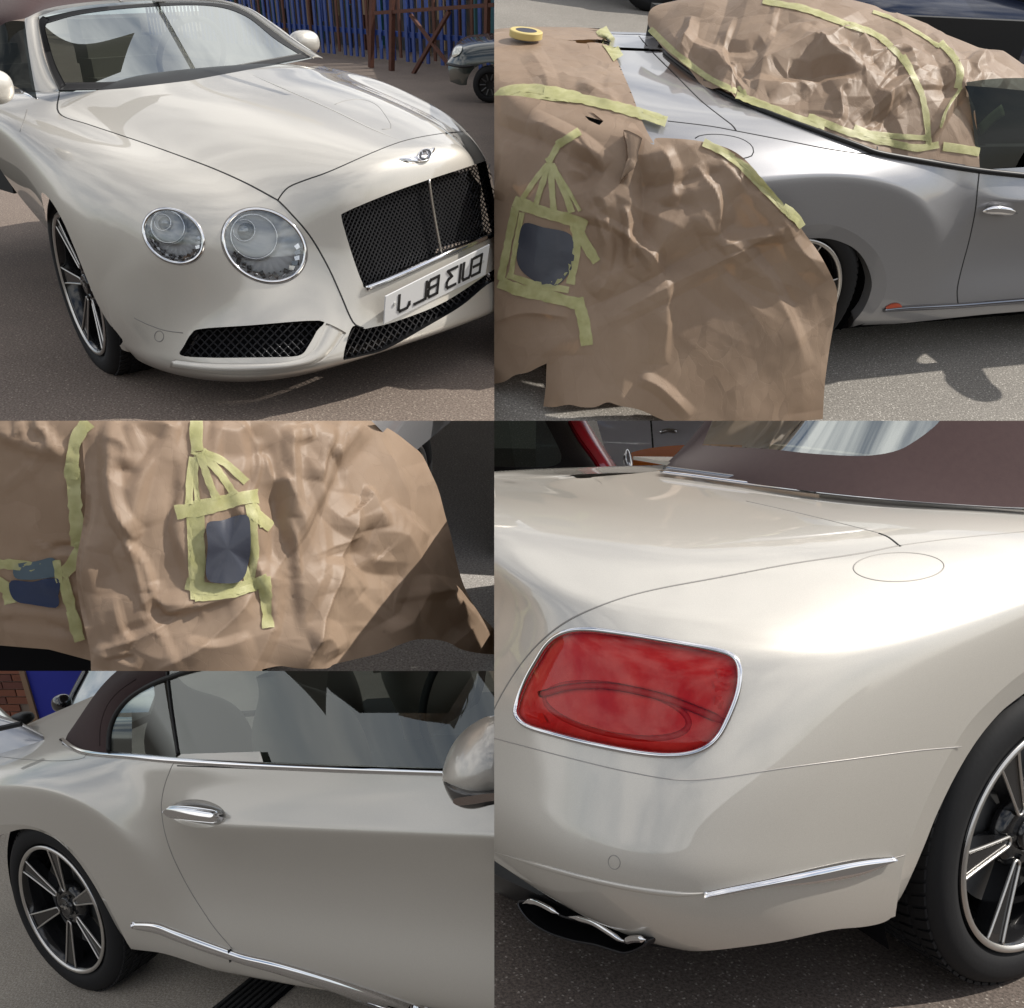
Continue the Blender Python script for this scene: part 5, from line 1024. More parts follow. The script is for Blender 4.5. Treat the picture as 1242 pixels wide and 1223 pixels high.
# ---- behind: brick wall, blue hoarding, black car, silver bonnet
b0 = V4.far(20, 850, 9.0); wr = V4.R[0] * np.array((1, 1, 0)); wr /= np.linalg.norm(wr); wn = np.cross(wr, (0, 0, 1.)); 
if wn @ (V4.C - b0) < 0: wn = -wn
def onw(u, v, k=0):
    d = V4.dirs([(u, v)])[0]; o = b0 + wn * k; return V4.C + d * (((o - V4.C) @ wn) / (d @ wn))
bw = root(V4, 'brick_wall', tuple(onw(10, 870) * np.array((1, 1, 0))), 'red brown brick wall beside the blue hoarding', 'wall')
eu = (onw(30, 840) - onw(0, 840)); eL = np.linalg.norm(eu) / 30; eu /= np.linalg.norm(eu); ev = np.array((0, 0, 1.))
pb = onw(-10, 790); part(V4, 'mortar', MB().box(onw(8, 850) - wn * .06, (.36, 1.3, .04), (eu, ev, wn)).me('mortar'), mat('mortar', (.22, .17, .13), .9), bw)
BR = [mat('brick_a', (.20, .075, .045), .9, bump=(60, .6, .004)), mat('brick_b', (.26, .10, .06), .9), mat('brick_c', (.15, .06, .045), .9)]
bk4 = MB().box((0, 0, 0), (.105, .0325, .02), (eu, ev, wn)).me('brick'); bks = [bk4.copy() for _ in BR]
for m_, b_ in zip(bks, BR): m_.materials.append(b_)
o0_ = onw(8, 850)
for r in range(-9, 13):
    for k in range(-3, 2):
        p = o0_ + eu * (k * .222 + (.111 if r % 2 else 0) + .11) + ev * r * .075 - wn * .02; u, v = V4.px(p)[0]
        if v < 790 or u > 38: continue
        ob = bpy.data.objects.new('brick', bks[random.randrange(3)]); COL.objects.link(ob); ob.parent = bw; ob.location = [p[i] - bw['_b'][i] for i in range(3)]; V4.objs.append(ob)
hb = root(V4, 'blue_hoarding', tuple(onw(70, 870) * np.array((1, 1, 0))), 'flat royal blue hoarding panel beside the brick wall', 'hoarding')
HM = mat('hoarding_blue', (.012, .020, .27), .5, noise=(3, (.02, .03, .36), .3))
part(V4, 'panel', MB().box(onw(115, 850, .1), (.62, 1.3, .02), (eu, ev, wn)).me('panel'), HM, hb)
part(V4, 'edge_post', MB().box(onw(40, 855, .12), (.025, 1.3, .03), (eu + ev * -.12, ev, wn)).me('edge_post'), mat('post_tan', (.25, .16, .10), .8), hb)
def fb(view, rows, nu, nv): return Sheet('x', net([[view.far(*p) for p in r] for r in rows], nu, nv), view)
kc = root(V4, 'parked_car', tuple(V4.at(60, 1000, 'z', 0)), 'black car with its door mirror folded out, behind the brown soft top', 'car')
KB = fb(V4, [[(36, 882, 5.9), (60, 873, 5.8), (100, 867, 5.6), (160, 864, 5.4)], [(34, 888, 5.7), (62, 885, 5.5), (100, 882, 5.3), (160, 880, 5.1)], [(34, 930, 5.7), (62, 930, 5.5), (100, 930, 5.3), (160, 930, 5.1)]], 20, 30)
part(V4, 'body', KB.mesh([0], 'body'), BKG, kc)
KG = fb(V4, [[(108, 800, 5.8), (125, 795, 5.7), (200, 790, 5.4)], [(90, 840, 5.75), (120, 838, 5.6), (190, 836, 5.3)], [(78, 868, 5.7), (110, 866, 5.5), (180, 864, 5.2)]], 14, 20)
part(V4, 'windscreen', KG.mesh([0], 'windscreen'), glass('teal_glass', (.25, .36, .36), .3), kc)
part(V4, 'pillar', line_on(KG, [(80, 866), (88, 845), (100, 822), (112, 800)], .05, .02, 'pillar'), BKG, kc)
part(V4, 'dash', MB().box(V4.far(130, 870, 5.9), (.5, .3, .02)).me('dash'), INT, kc)
part(V4, 'wing_mirror', blob(V4.far(75, 853, 5.4), (.055, .05, .05), 'wing_mirror'), BKG, kc)
part(V4, 'mirror_arm', MB().bar(V4.far(85, 864, 5.4), V4.far(75, 856, 5.4), .02).me('mirror_arm'), BLACK, kc)
vc = root(V4, 'parked_car', tuple(V4.at(0, 1010, 'z', 0)), 'silver car bonnet and windscreen base at the left edge behind the pearl flank', 'car')
VB = fb(V4, [[(-40, 850, 4.6), (0, 868, 4.4), (26, 876, 4.3), (50, 890, 4.25)], [(-40, 880, 4.3), (0, 888, 4.2), (26, 895, 4.15), (54, 903, 4.1)], [(-40, 1000, 4.2), (0, 1000, 4.15), (26, 1000, 4.1), (56, 1000, 4.1)]], 20, 26)
part(V4, 'body', VB.mesh([0], 'body'), paint('pale_silver_paint', (.45, .46, .50), (.52, .53, .56)), vc)
part(V4, 'windscreen', fb(V4, [[(-40, 840, 4.8), (-10, 850, 4.7), (2, 860, 4.6)], [(-40, 880, 4.35), (-4, 884, 4.3), (22, 878, 4.28)]], 8, 10).mesh([0], 'windscreen'), MATS['teal_glass'], vc)
part(V4, 'wiper', MB().bar(V4.far(-10, 886, 4.1), V4.far(26, 878, 4.1), .012).me('wiper'), BLACK, vc)
part(V4, 'wing_mirror', blob(V4.far(26, 872, 4.6), (.07, .05, .03), 'wing_mirror'), BLACK, vc)
underbody(V4, c4, .2, 3.3, z0=.2)
clip(V4)

# ================================================================== upper right: masked up with brown paper
def drape_net(xmax, flare, lift=.025, pw=1.3, n0=0):
    out_ = []
    for ci, c in enumerate(RN[:19]):
        if c[6][0] > xmax: continue
        d = np.array(c[7][:2]) - np.array(c[4][:2]); d /= np.linalg.norm(d)
        col = []
        for k in range(n0, 7): w = k / 6; col.append((c[k][0] + d[0] * lift * w, c[k][1] + d[1] * lift * w, c[k][2] + lift * (1 - .5 * w)))
        b = np.array(col[-1]); z0 = b[2]
        for z in (.74, .62, .50, .38, .26, .14, .02, -.06):
            o = .012 + flare * max(0, (z0 - z) / z0) ** pw; col.append((c[7][0] + d[0] * (lift + o), c[7][1] + d[1] * (lift + o), z))
        out_.append(col)
    return out_
def displace(G, view, folds, crumple=.006, seed=0.0, scale=5.0):
    du = np.gradient(G, axis=0); dv = np.gradient(G, axis=1); n = np.cross(du, dv); n /= np.linalg.norm(n, axis=2, keepdims=True) + 1e-12
    flat = G.reshape(-1, 3); N_ = n.reshape(-1, 3); s = np.sign(np.sum((view.C - flat) * N_, 1)); N_ = N_ * (1 if s.sum() > 0 else -1)
    q = view.px(flat); D = np.zeros(len(flat))
    ppm = F / np.median(np.linalg.norm(flat - view.C, axis=1))
    for path, w, h, *kind in folds:
        h = math.copysign(min(abs(h), (.8 if kind and kind[0] == 'fold' else .55 if kind else .85) * w / ppm * (1 if kind and kind[0] == 'fold' else 1.9)), h)
        P = cat(path, 5); A, B = P[:-1], P[1:]; d = B - A; L2 = (d ** 2).sum(1) + 1e-9; best = np.full(len(q), 1e9); tt = np.zeros(len(q)); sd = np.zeros(len(q))
        for k in range(len(A)):
            t = np.clip(((q - A[k]) @ d[k]) / L2[k], 0, 1); r = q - (A[k] + t[:, None] * d[k]); e = np.hypot(r[:, 0], r[:, 1]); m = e < best
            best[m] = e[m]; tt[m] = (k + t[m]) / len(A); sd[m] = np.sign(d[k][0] * r[m, 1] - d[k][1] * r[m, 0])
        ends = np.clip(np.minimum(tt, 1 - tt) * 5, 0, 1) ** .7
        if kind and kind[0] == 'fold': D += h * ends * np.where(sd > 0, np.clip(1 - best / (w * 2.6), 0, 1), np.clip(1 - best / (w * .6), 0, 1))
        elif kind and kind[0] == 'step': D += h * ends * np.where(sd > 0, np.exp(-best / (w * 2.2)), np.exp(-best / (w * .8)))
        else: D += h * ends * np.clip(1 - best / (w * 1.9), 0, 1)
    if crumple:
        cr_ = np.empty(len(flat))
        for i, p in enumerate(flat):
            v = Vector((p[0] * scale + seed, p[1] * scale, p[2] * scale * .62)); v = v + mnoise.noise_vector(v * .6) * .45
            f = mnoise.voronoi(v)[0]; g = mnoise.voronoi(v * 2.7)[0]; cr_[i] = -f[0] ** 2 * 2.1 - (f[1] - f[0]) * .35 - g[0] ** 2 * .55 + mnoise.noise(v * .35) * 1.3
        D += crumple * cr_
    return (flat + N_ * D[:, None]).reshape(G.shape)
def creases(n, box, ang, L, w, h, seed_):
    r = np.random.default_rng(seed_); o = []
    for _ in range(n):
        x, y = r.uniform(box[0], box[2]), r.uniform(box[1], box[3]); a = R_(r.normal(ang[0], ang[1])); l = r.uniform(*L); b = r.normal(0, .12); d = np.array((math.cos(a), math.sin(a))); q = np.array((-d[1], d[0])); p = np.array((x, y))
        o.append(([tuple(p), tuple(p + d * l * .5 + q * l * b), tuple(p + d * l)], r.uniform(*w), r.choice((-1, 1, 1)) * r.uniform(*h)) + (('fold',) if r.random() < .7 else ()))
    return o
def tape(view, sheet, path, w_, parent, rag=.35, h=.001, nm='masking_tape', n=None):
    w = w_ * .85; P = cat(path, 6); P = resample(P, n or max(8, int(np.linalg.norm(np.diff(P, axis=0), axis=1).sum() / 5))); T_ = np.gradient(P, axis=0); T_ /= np.linalg.norm(T_, axis=1, keepdims=True); Nn = np.c_[-T_[:, 1], T_[:, 0]]
    ww = w * (1 + rng.normal(0, .07, len(P)))[:, None]; A = P + Nn * ww / 2; B = P - Nn * ww / 2; m = len(P); V = []; Fc = []
    for j in range(4):
        Pp, Nh = sheet.hit(A * (1 - j / 3) + B * j / 3); V.append(Pp + Nh * (.0035 + h + rng.normal(0, .0011, (m, 1))))
    V = np.array(V).reshape(-1, 3)
    for j in range(3):
        for i in range(m - 1): Fc.append((j * m + i, j * m + i + 1, (j + 1) * m + i + 1, (j + 1) * m + i))
    low = V - np.tile(sheet.hit(P)[1], (4, 1)) * .0012; k = len(V); F2 = [tuple(x + k for x in f[::-1]) for f in Fc]
    return part(view, nm, mesh_of(np.vstack([V, low]), Fc + F2, nm), TAPE, parent)
V2 = View([-2.40895, -3.95392, 1.97644, 2.2148, -0.31705, 0.29086], [('u', 599.5, -1), ('v', 510.5, 1)])
T2 = asphalt('sunlit_tarmac', (.30, .28, .25), (.14, .127, .115), (.66, .62, .56), .42)
ground(V2, T2, [(-12, -12), (40, -12), (40, 40), (-12, 40)])
c2 = root(V2, 'convertible_car', (.3, 0, 0), 'pearl convertible toned for a cooler light, half wrapped in brown paper, bare haunch and door showing', 'car')
def lift2(c): return [(x, y, z) for x, y, z in c]
B2 = Sheet('body', net(RN, 420, 210), V2)
bel2 = [(782, 30), (806, 62), (835, 86), (862, 104), (900, 124), (950, 144), (1000, 162), (1040, 176), (1066, 186), (1130, 197), (1187, 206), (1250, 213)]
B2.cut(np.vstack([cat(bel2, 6), [(1300, 100), (1250, -100), (800, -100), (786, -50)]]), 9, facing=False, where=lambda c: c[:, 0] > -.14)
d2 = [(1188, 206), (1186, 225), (1183, 255), (1176, 290), (1168, 320), (1162, 345), (1161, 360), (1163, 374)]
B2.cut(np.vstack([cat(d2, 6), [(1163, 400), (1300, 400), (1300, 200)]]), 1, only=[0], facing=False, where=lambda c: (c[:, 1] < -.8))
ao2 = [(940, 290), (960, 279), (985, 273), (1008, 273), (1030, 280), (1050, 293), (1066, 311), (1074, 332), (1075, 350), (1068, 368), (1050, 392)]
ai2 = [(940, 306), (960, 296), (985, 291), (1005, 291), (1022, 295), (1038, 303), (1050, 316), (1058, 335), (1059, 352), (1050, 376), (1030, 401)]
B2.cut(np.vstack([cat(ao2, 6), [(1030, 402), (1000, 520), (900, 520), (900, 290)]]), 5, facing=False, where=lambda c: (c[:, 1] < -.5) & (c[:, 2] < .8))
B2.cut(np.vstack([cat([(1030, 401), (1060, 396), (1135, 388), (1190, 382), (1250, 377)], 4), [(1250, 600), (1030, 600)]]), 6, facing=False, where=lambda c: c[:, 2] < .35)
lid2 = [(775, 44), (790, 62), (820, 92), (850, 122), (875, 142), (888, 152), (893, 159)]
lidp = np.vstack([cat(lid2, 6), cat([(893, 159), (860, 153), (810, 147), (760, 140), (600, 120)], 4)[1:], [(500, 100), (500, -30), (762, -30)]])
B2.cut(lidp, 2, only=[0], facing=False, where=lambda c: c[:, 2] > .8)
def shrink(poly, px_):
    P = resample(poly, 200, True); T_ = np.roll(P, -1, 0) - np.roll(P, 1, 0); T_ /= np.linalg.norm(T_, axis=1, keepdims=True) + 1e-9; Nn = np.c_[-T_[:, 1], T_[:, 0]]
    if not inside((P + Nn * 2)[:20], P).mean() > .5: Nn = -Nn
    return P + Nn * px_
B2.cut(shrink(np.array([(560, 118), (660, 124), (705, 134), (740, 144), (780, 172), (840, 172), (870, 178), (893, 188), (920, 212), (945, 243), (966, 268), (992, 305), (1006, 330), (1015, 352), (1010, 400), (998, 510), (560, 510)], float), 5), 9, facing=False, where=lambda c: c[:, 1] < .2)
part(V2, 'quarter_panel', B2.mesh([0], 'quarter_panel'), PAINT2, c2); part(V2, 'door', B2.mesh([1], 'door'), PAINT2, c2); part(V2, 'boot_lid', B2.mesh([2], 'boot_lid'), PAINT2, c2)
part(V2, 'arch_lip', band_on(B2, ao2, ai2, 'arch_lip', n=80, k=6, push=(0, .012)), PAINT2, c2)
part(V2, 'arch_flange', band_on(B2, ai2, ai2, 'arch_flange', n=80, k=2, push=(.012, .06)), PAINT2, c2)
for p, w in ((lid2, .008), ([(810, 147), (860, 153), (893, 159), (950, 170), (1000, 180), (1040, 186), (1058, 187), (1064, 183), (1064, 178)], .006), (d2, .007)):
    part(V2, 'shut_line', line_on(B2, p, w, .0014, 'shut_line'), SEAM, c2)
part(V2, 'belt_seal', line_on(B2, [(800, 58), (808, 67), (835, 88), (862, 106), (900, 126), (950, 146), (1000, 164), (1040, 178), (1066, 187), (1130, 198), (1187, 207), (1250, 214)], .022, .010, 'belt_seal', lift=.006), BLACK, c2)
part(V2, 'fuel_flap', line_on(B2, [(843, 168), (848, 165), (862, 163), (880, 164), (898, 168), (910, 175), (914, 182), (912, 189), (903, 192), (896, 193)], .005, .001, 'fuel_flap'), SEAM, c2)
part(V2, 'door_handle', line_on(B2, [(1188, 254), (1198, 252), (1212, 252), (1231, 255)], .04, .012, 'door_handle', lift=.022, sides=12, taper=True), CHROME, c2)
part(V2, 'handle_recess', disc_on(B2, ell(1211, 253, 15, 10, 3), lambda r, a: .002 - .001 * r, 'handle_recess', 4, 30), mat('recess_paint', (.30, .30, .31), .4, .6), c2)
part(V2, 'sill_strip', band_on(B2, [(1072, 374), (1100, 371), (1161, 368), (1200, 365), (1250, 361)], [(1071, 378), (1100, 377), (1161, 374), (1200, 371), (1250, 367)], 'sill_strip', h=.008), mat('dark_chrome', (.25, .26, .30), .08, 1), c2)
part(V2, 'sill_reflection', band_on(B2, [(1074, 372), (1082, 368), (1090, 368), (1095, 373)], [(1074, 376), (1082, 376), (1090, 376), (1095, 375)], 'sill_reflection', h=.003, n=12), mat('reflection_red', (.55, .10, .05), .4), c2)  # red reflection at the strip's rear end, painted on as a small patch
part(V2, 'masking_piece', band_on(B2, [(1128, 193), (1150, 197), (1170, 200)], [(1128, 201), (1150, 203), (1170, 203)], 'masking_piece', h=.001, n=10), mat('grey_trim', (.25, .25, .27), .4), c2)
wheel(V2, c2, (0, -.935, .363), rot=.2); liner(V2, c2, (0, .363), .44, -.88)
underbody(V2, c2)
# glass and cabin at the right
gw2 = Sheet('gw', net(grid_net(V2, [[(1186, 213, 'y', -.85), (1210, 214, 'y', -.85), (1262, 220, 'y', -.85)], [(1180, 150, 'y', -.78), (1200, 150, 'y', -.78), (1262, 155, 'y', -.78)], [(1172, 100, 'y', -.72), (1210, 95, 'y', -.71), (1262, 95, 'y', -.70)]]), 12, 12), V2)
part(V2, 'door_window', gw2.mesh([0], 'door_window'), glass('dim_glass', (.16, .19, .18), .02, fmax=.14), c2)
part(V2, 'seat_belt', line_on(gw2, [(1195, 158), (1210, 143), (1224, 132)], .05, .003, 'seat_belt', lift=-.03), mat('belt_tan', (.40, .42, .20), .6), c2)
part(V2, 'door_card', MB().box((1.2, -.70, .84), (.8, .02, .08)).me('door_card'), INTD, c2); part(V2, 'cabin', MB().box((.9, .2, .62), (1.3, .6, .04)).me('cabin'), INTD, c2); part(V2, 'far_trim', MB().box((1.2, .66, .95), (1.2, .02, .22)).me('far_trim'), INTD, c2)
# --- sheets of paper
PS = root(V2, 'paper_sheet', tuple(V2.at(900, 508, 'z', 0)), 'large brown paper sheet hanging over the tail and rear wheel of the pearl car', 'masking paper')
folds2 = [([(757, 250), (762, 275), (764, 325)], 4, .030), ([(775, 190), (782, 230), (778, 300)], 9, -.03), ([(800, 178), (815, 215), (812, 250)], 8, .030), ([(845, 200), (868, 240), (872, 285)], 10, .035, 'step'),
 ([(735, 388), (800, 352), (870, 318), (960, 268)], 9, .020), ([(700, 378), (780, 345), (850, 300), (905, 262)], 14, -.02), ([(775, 458), (800, 470), (838, 506)], 6, .018), ([(900, 210), (930, 250), (965, 300), (1000, 340)], 10, .022),
 ([(870, 300), (900, 290), (945, 285)], 6, .022), ([(640, 145), (700, 175), (735, 205)], 9, .028), ([(690, 190), (715, 200), (716, 215), (690, 225)], 8, -.03), ([(716, 240), (735, 250), (740, 330), (720, 360)], 8, .025), ([(735, 255), (748, 300), (735, 350)], 7, -.02),
 ([(880, 205), (850, 215), (800, 225), (760, 215)], 8, -.02), ([(925, 330), (960, 400), (975, 500)], 22, .014), ([(600, 150), (640, 165), (660, 170)], 8, -.02), ([(830, 250), (800, 300), (775, 340)], 12, .02), ([(690, 385), (640, 380), (600, 392)], 5, .014, 'step'), ([(615, 170), (610, 215), (600, 240)], 8, .02), ([(880, 172), (905, 215), (940, 250)], 6, -.015)]
P2s = Sheet('paper', displace(net(drape_net(.75, .34, pw=1.25), 380, 460), V2, folds2 + creases(12, (620, 150, 900, 280), (62, 30), (120, 300), (14, 32), (.010, .022), 5) + creases(9, (650, 160, 930, 260), (75, 35), (40, 110), (6, 11), (.005, .009), 25) + creases(5, (640, 330, 900, 420), (50, 40), (100, 200), (20, 40), (.006, .012), 6), 0), V2)
out2 = np.vstack([[(560, 470)], cat([(598, 466), (612, 463), (625, 455), (640, 452), (652, 446), (663, 441)], 3), [(662, 470), (659, 493)], cat([(659, 493), (672, 494), (690, 491), (705, 494), (722, 494), (737, 488), (750, 492), (775, 497), (800, 508), (820, 516)], 3), [(820, 560), (996, 560), (997, 520)],
    cat([(998, 508), (1000, 470), (1005, 430), (1010, 400), (1014, 375), (1015, 352), (1006, 330), (992, 305), (975, 282), (966, 268), (945, 243), (920, 212), (903, 193), (885, 181), (862, 174), (840, 170), (815, 168), (795, 168), (793, 176), (783, 168), (770, 150)], 5), cat([(770, 150), (740, 140), (705, 132), (660, 122), (620, 116), (560, 118)], 4)])
P2s.cut(out2, 1, facing=False)
# torn gap below the tape and the loose flap
hole_a = np.array([(705, 129), (718, 136), (732, 147), (727, 152), (714, 146), (707, 138)], float); P2s.cut(hole_a, 3, only=[1])
hole_b = cat([(756, 166), (768, 170), (777, 174), (770, 188), (764, 204), (753, 220), (757, 205), (760, 188)], 3, True)
part(V2, 'paper', P2s.mesh([1], 'paper'), KRAFT, PS)
part(V2, 'paper_flap', band_on(P2s, [(756, 165), (760, 185), (758, 205), (752, 222)], [(778, 174), (774, 186), (766, 202), (753, 223)], 'paper_flap', n=20, h=.006, thick=.03), KRAFT, PS)
# under the tail: dark bumper shadow is the real bumper; the boot paper lies on top
fb2 = [([(640, 60), (660, 90), (665, 115)], 8, .014), ([(700, 100), (730, 115), (750, 125)], 6, .014), ([(600, 40), (680, 38), (740, 60)], 20, .006)]
PB = root(V2, 'paper_sheet', tuple(V2.at(680, 80, 'z', 1.04)), 'flat brown paper sheet lying on the boot lid under the tape roll', 'masking paper')
PBs = Sheet('pb', displace(net([[(x, y, z + .018) for x, y, z in c[:8]] for c in RN], 260, 160), V2, fb2 + creases(10, (600, 30, 760, 120), (20, 50), (30, 90), (4, 8), (.002, .005), 7), .0015, 8.3), V2)
PBs.cut(np.vstack([cat([(560, 14), (602, 12), (640, 15), (665, 22), (700, 24), (724, 24)], 3), cat([(727, 30), (735, 48), (748, 72), (757, 92), (768, 118), (775, 138), (784, 158), (793, 174)], 4), [(780, 172), (762, 160), (742, 150), (700, 138), (640, 122), (560, 130)]]), 1, facing=False)
part(V2, 'paper', PBs.mesh([1], 'paper'), KRAFT, PB)
# roof paper
fr2 = [([(905, 92), (935, 78), (985, 58), (1000, 72), (1048, 90)], 9, .07, 'step'), ([(840, 20), (835, 50), (825, 72)], 5, .03), ([(990, 60), (1035, 48), (1060, 75)], 8, .04), ([(1060, 75), (1090, 62), (1110, 90)], 10, .035), ([(930, 120), (965, 105), (985, 115)], 6, .02), ([(1035, 150), (1080, 115), (1105, 95)], 6, .022),
 ([(1060, 155), (1100, 120)], 5, -.02), ([(1130, 40), (1150, 75), (1165, 105), (1190, 105)], 9, .03), ([(1180, 70), (1200, 95), (1220, 108)], 7, .025), ([(1125, 170), (1150, 130), (1168, 105)], 5, .03), ([(870, 55), (905, 62), (925, 52)], 6, -.02), ([(955, 90), (990, 92), (1045, 92)], 6, -.04), ([(1010, 115), (1020, 140), (1005, 158)], 5, .018), ([(950, 15), (1000, 40), (1060, 55)], 14, .012), ([(1200, 60), (1180, 85), (1190, 102)], 6, .02), ([(820, 50), (860, 65), (880, 85)], 7, .02)]
rr2 = [[(786, 30, 'y', .35), (806, 62, 'y', .05), (862, 104, 'y', -.35), (920, 132, 'y', -.60), (1000, 162, 'y', -.76), (1066, 185, 'y', -.83), (1130, 196, 'y', -.86), (1200, 206, 'y', -.86)],
 [(786, 18, 'y', .38), (830, 44, 'y', .05), (890, 82, 'y', -.30), (960, 106, 'y', -.52), (1030, 122, 'y', -.66), (1085, 135, 'y', -.72), (1135, 140, 'y', -.76), (1195, 140, 'y', -.78)],
 [(792, 9, 'y', .42), (865, 14, 'y', .12), (930, 34, 'y', -.18), (995, 55, 'y', -.38), (1055, 72, 'y', -.50), (1110, 90, 'y', -.58), (1160, 104, 'y', -.66), (1262, 118, 'y', -.72)],
 [(806, 4, 'y', .45), (890, -6, 'y', .22), (960, 4, 'y', -.02), (1025, 18, 'y', -.18), (1085, 36, 'y', -.30), (1140, 56, 'y', -.40), (1190, 76, 'y', -.48), (1262, 98, 'y', -.58)],
 [(825, 3, 'y', .55), (900, -18, 'y', .42), (970, -14, 'y', .25), (1040, -1, 'y', .10), (1100, 17, 'y', -.02), (1150, 37, 'y', -.10), (1195, 55, 'y', -.2), (1262, 86, 'y', -.35)],
 [(840, 20, 'y', .75), (915, 10, 'y', .7), (985, 12, 'y', .6), (1055, 22, 'y', .5), (1110, 40, 'y', .4), (1160, 60, 'y', .35), (1205, 75, 'y', .3), (1262, 100, 'y', .2)]]
PR = root(V2, 'paper_sheet', tuple(V2.at(1000, 120, 'z', 1.1)), 'crumpled brown paper sheet taped over the roof and windows', 'masking paper')
PRs = Sheet('pr', displace(net(grid_net(V2, rr2), 260, 400), V2, fr2 + creases(22, (800, 10, 1150, 130), (25, 50), (60, 170), (9, 22), (.010, .026), 8) + creases(14, (930, 60, 1160, 160), (60, 50), (25, 70), (4, 7), (.006, .012), 9), 0), V2)
win2 = np.array([(1170, 104), (1182, 130), (1186, 165), (1189, 215), (1300, 215), (1300, 114), (1242, 110), (1200, 106)], float)
PRs.cut(win2, 1, facing=False, where=lambda c: c[:, 1] < -.4)
part(V2, 'paper', PRs.mesh([0], 'paper'), KRAFT, PR)
tr = root(V2, 'tape_strips', tuple(V2.at(1000, 150, 'z', 1.0)), 'yellow masking tape strips along the roof paper of the pearl car', 'masking tape')
for p, w in (([(789, 36), (812, 58), (840, 82), (865, 98), (893, 112)], 9), ([(893, 116), (930, 130), (965, 144), (1000, 154)], 11), ([(980, 142), (1020, 158), (1050, 168), (1080, 174), (1100, 178)], 10), ([(1035, 156), (1075, 172), (1110, 180), (1138, 176)], 10), ([(1050, 162), (1090, 166), (1128, 168)], 8), ([(1143, 178), (1165, 181), (1187, 185)], 13), ([(925, 2), (975, 12), (1020, 28), (1060, 42), (1085, 62), (1100, 80)], 9), ([(1095, 68), (1108, 95), (1118, 118), (1124, 150), (1126, 176)], 9), ([(1058, 15), (1085, 25), (1115, 42), (1140, 58)], 5), ([(1140, 52), (1158, 72), (1164, 88), (1162, 108)], 10), ([(1165, 108), (1150, 130), (1140, 155)], 3), ([(896, 106), (904, 118), (902, 110)], 5)):
    tape(V2, PRs, p, w, tr)
tt_ = root(V2, 'tape_strips', tuple(V2.at(700, 130, 'z', .95)), 'yellow masking tape strips joining the boot paper to the tail paper', 'masking tape')
for p, w, sh in (([(598, 130), (604, 118), (615, 111), (640, 108), (670, 112), (703, 119)], 13, PBs), ([(660, 113), (700, 120), (745, 130), (780, 140), (808, 149)], 15, PBs), ([(596, 124), (630, 117), (690, 122)], 8, PBs), ([(729, 36), (738, 52), (750, 72)], 17, PBs), ([(780, 136), (800, 145), (806, 143)], 5, PBs)):
    tape(V2, sh, p, w, tt_)
tp_ = root(V2, 'tape_strips', tuple(V2.at(660, 300, 'y', -1.0)), 'yellow tape framing the masked patch on the tail paper', 'masking tape')
for p, w in (([(703, 160), (690, 168), (676, 176)], 11), ([(680, 172), (672, 186), (666, 198)], 9), ([(664, 192), (668, 200), (672, 202)], 7), ([(665, 200), (650, 218), (634, 242)], 8), ([(666, 200), (658, 225), (650, 250)], 8), ([(668, 200), (670, 228), (672, 256)], 9), ([(670, 200), (684, 230), (694, 258)], 9), ([(672, 202), (690, 232), (704, 256)], 5), ([(624, 244), (655, 256), (690, 266), (712, 274)], 17), ([(626, 252), (618, 290), (608, 340)], 11), ([(634, 258), (626, 300), (620, 336)], 7), ([(696, 272), (700, 300), (692, 345)], 11), ([(698, 270), (710, 295), (724, 318)], 14), ([(606, 342), (630, 352), (660, 358), (705, 370)], 17), ([(616, 334), (650, 345), (690, 352)], 9), ([(672, 345), (684, 332), (690, 320)], 9), ([(700, 362), (708, 390), (712, 419)], 17)):
    tape(V2, P2s, p, w, tp_)
part(V2, 'masked_patch', disc_on(P2s, [(637, 271), (660, 276), (690, 283), (697, 300), (694, 325), (680, 344), (664, 348), (640, 335), (628, 318), (630, 290)], lambda r, a: .004 + .004 * (1 - r * r), 'masked_patch', 8, 50), mat('grey_blue_film', (.048, .052, .070), .35, coat=.2, bump=(6, .5, .01)), tp_)
tq = root(V2, 'tape_strips', tuple(V2.at(910, 220, 'y', -.95)), 'yellow tape along the top edge of the wheel arch paper', 'masking tape')
for p, w in (([(852, 174), (870, 182), (890, 192)], 11), ([(872, 184), (900, 205), (925, 230), (950, 255), (966, 270)], 8), ([(884, 188), (912, 208), (938, 238), (955, 262)], 6), ([(895, 195), (922, 222), (945, 246)], 5), ([(948, 252), (962, 262), (972, 275)], 12)):
    tape(V2, P2s, p, w, tq, h=.004)
# roll of tape
rp = V2.at(638, 41, 'z', 1.085); roll_ = root(V2, 'tape_roll', tuple(rp), 'yellow roll of masking tape lying on the boot paper', 'tape roll')
Vr, Fr_ = [], []; pr_ = [(.047, -.016), (.047, .014), (.070, .014), (.0735, .011), (.0735, -.013), (.070, -.016)]
for i in range(56):
    t = 2 * math.pi * i / 56
    for r, z in pr_: Vr.append(rp + np.array((r * math.cos(t), r * math.sin(t), z)))
for i in range(56):
    for j in range(6): Fr_.append((i * 6 + j, i * 6 + (j + 1) % 6, ((i + 1) % 56) * 6 + (j + 1) % 6, ((i + 1) % 56) * 6 + j))
part(V2, 'tape_wound', mesh_of(Vr, Fr_, 'tape_wound', False), mat('tape_solid', (.62, .50, .20), .6), roll_)
part(V2, 'core', MB().bar(rp - np.array((0, 0, .015)), rp + np.array((0, 0, .0142)), .0475, 40).me('core'), mat('core_dark', (.05, .05, .07), .7), roll_)
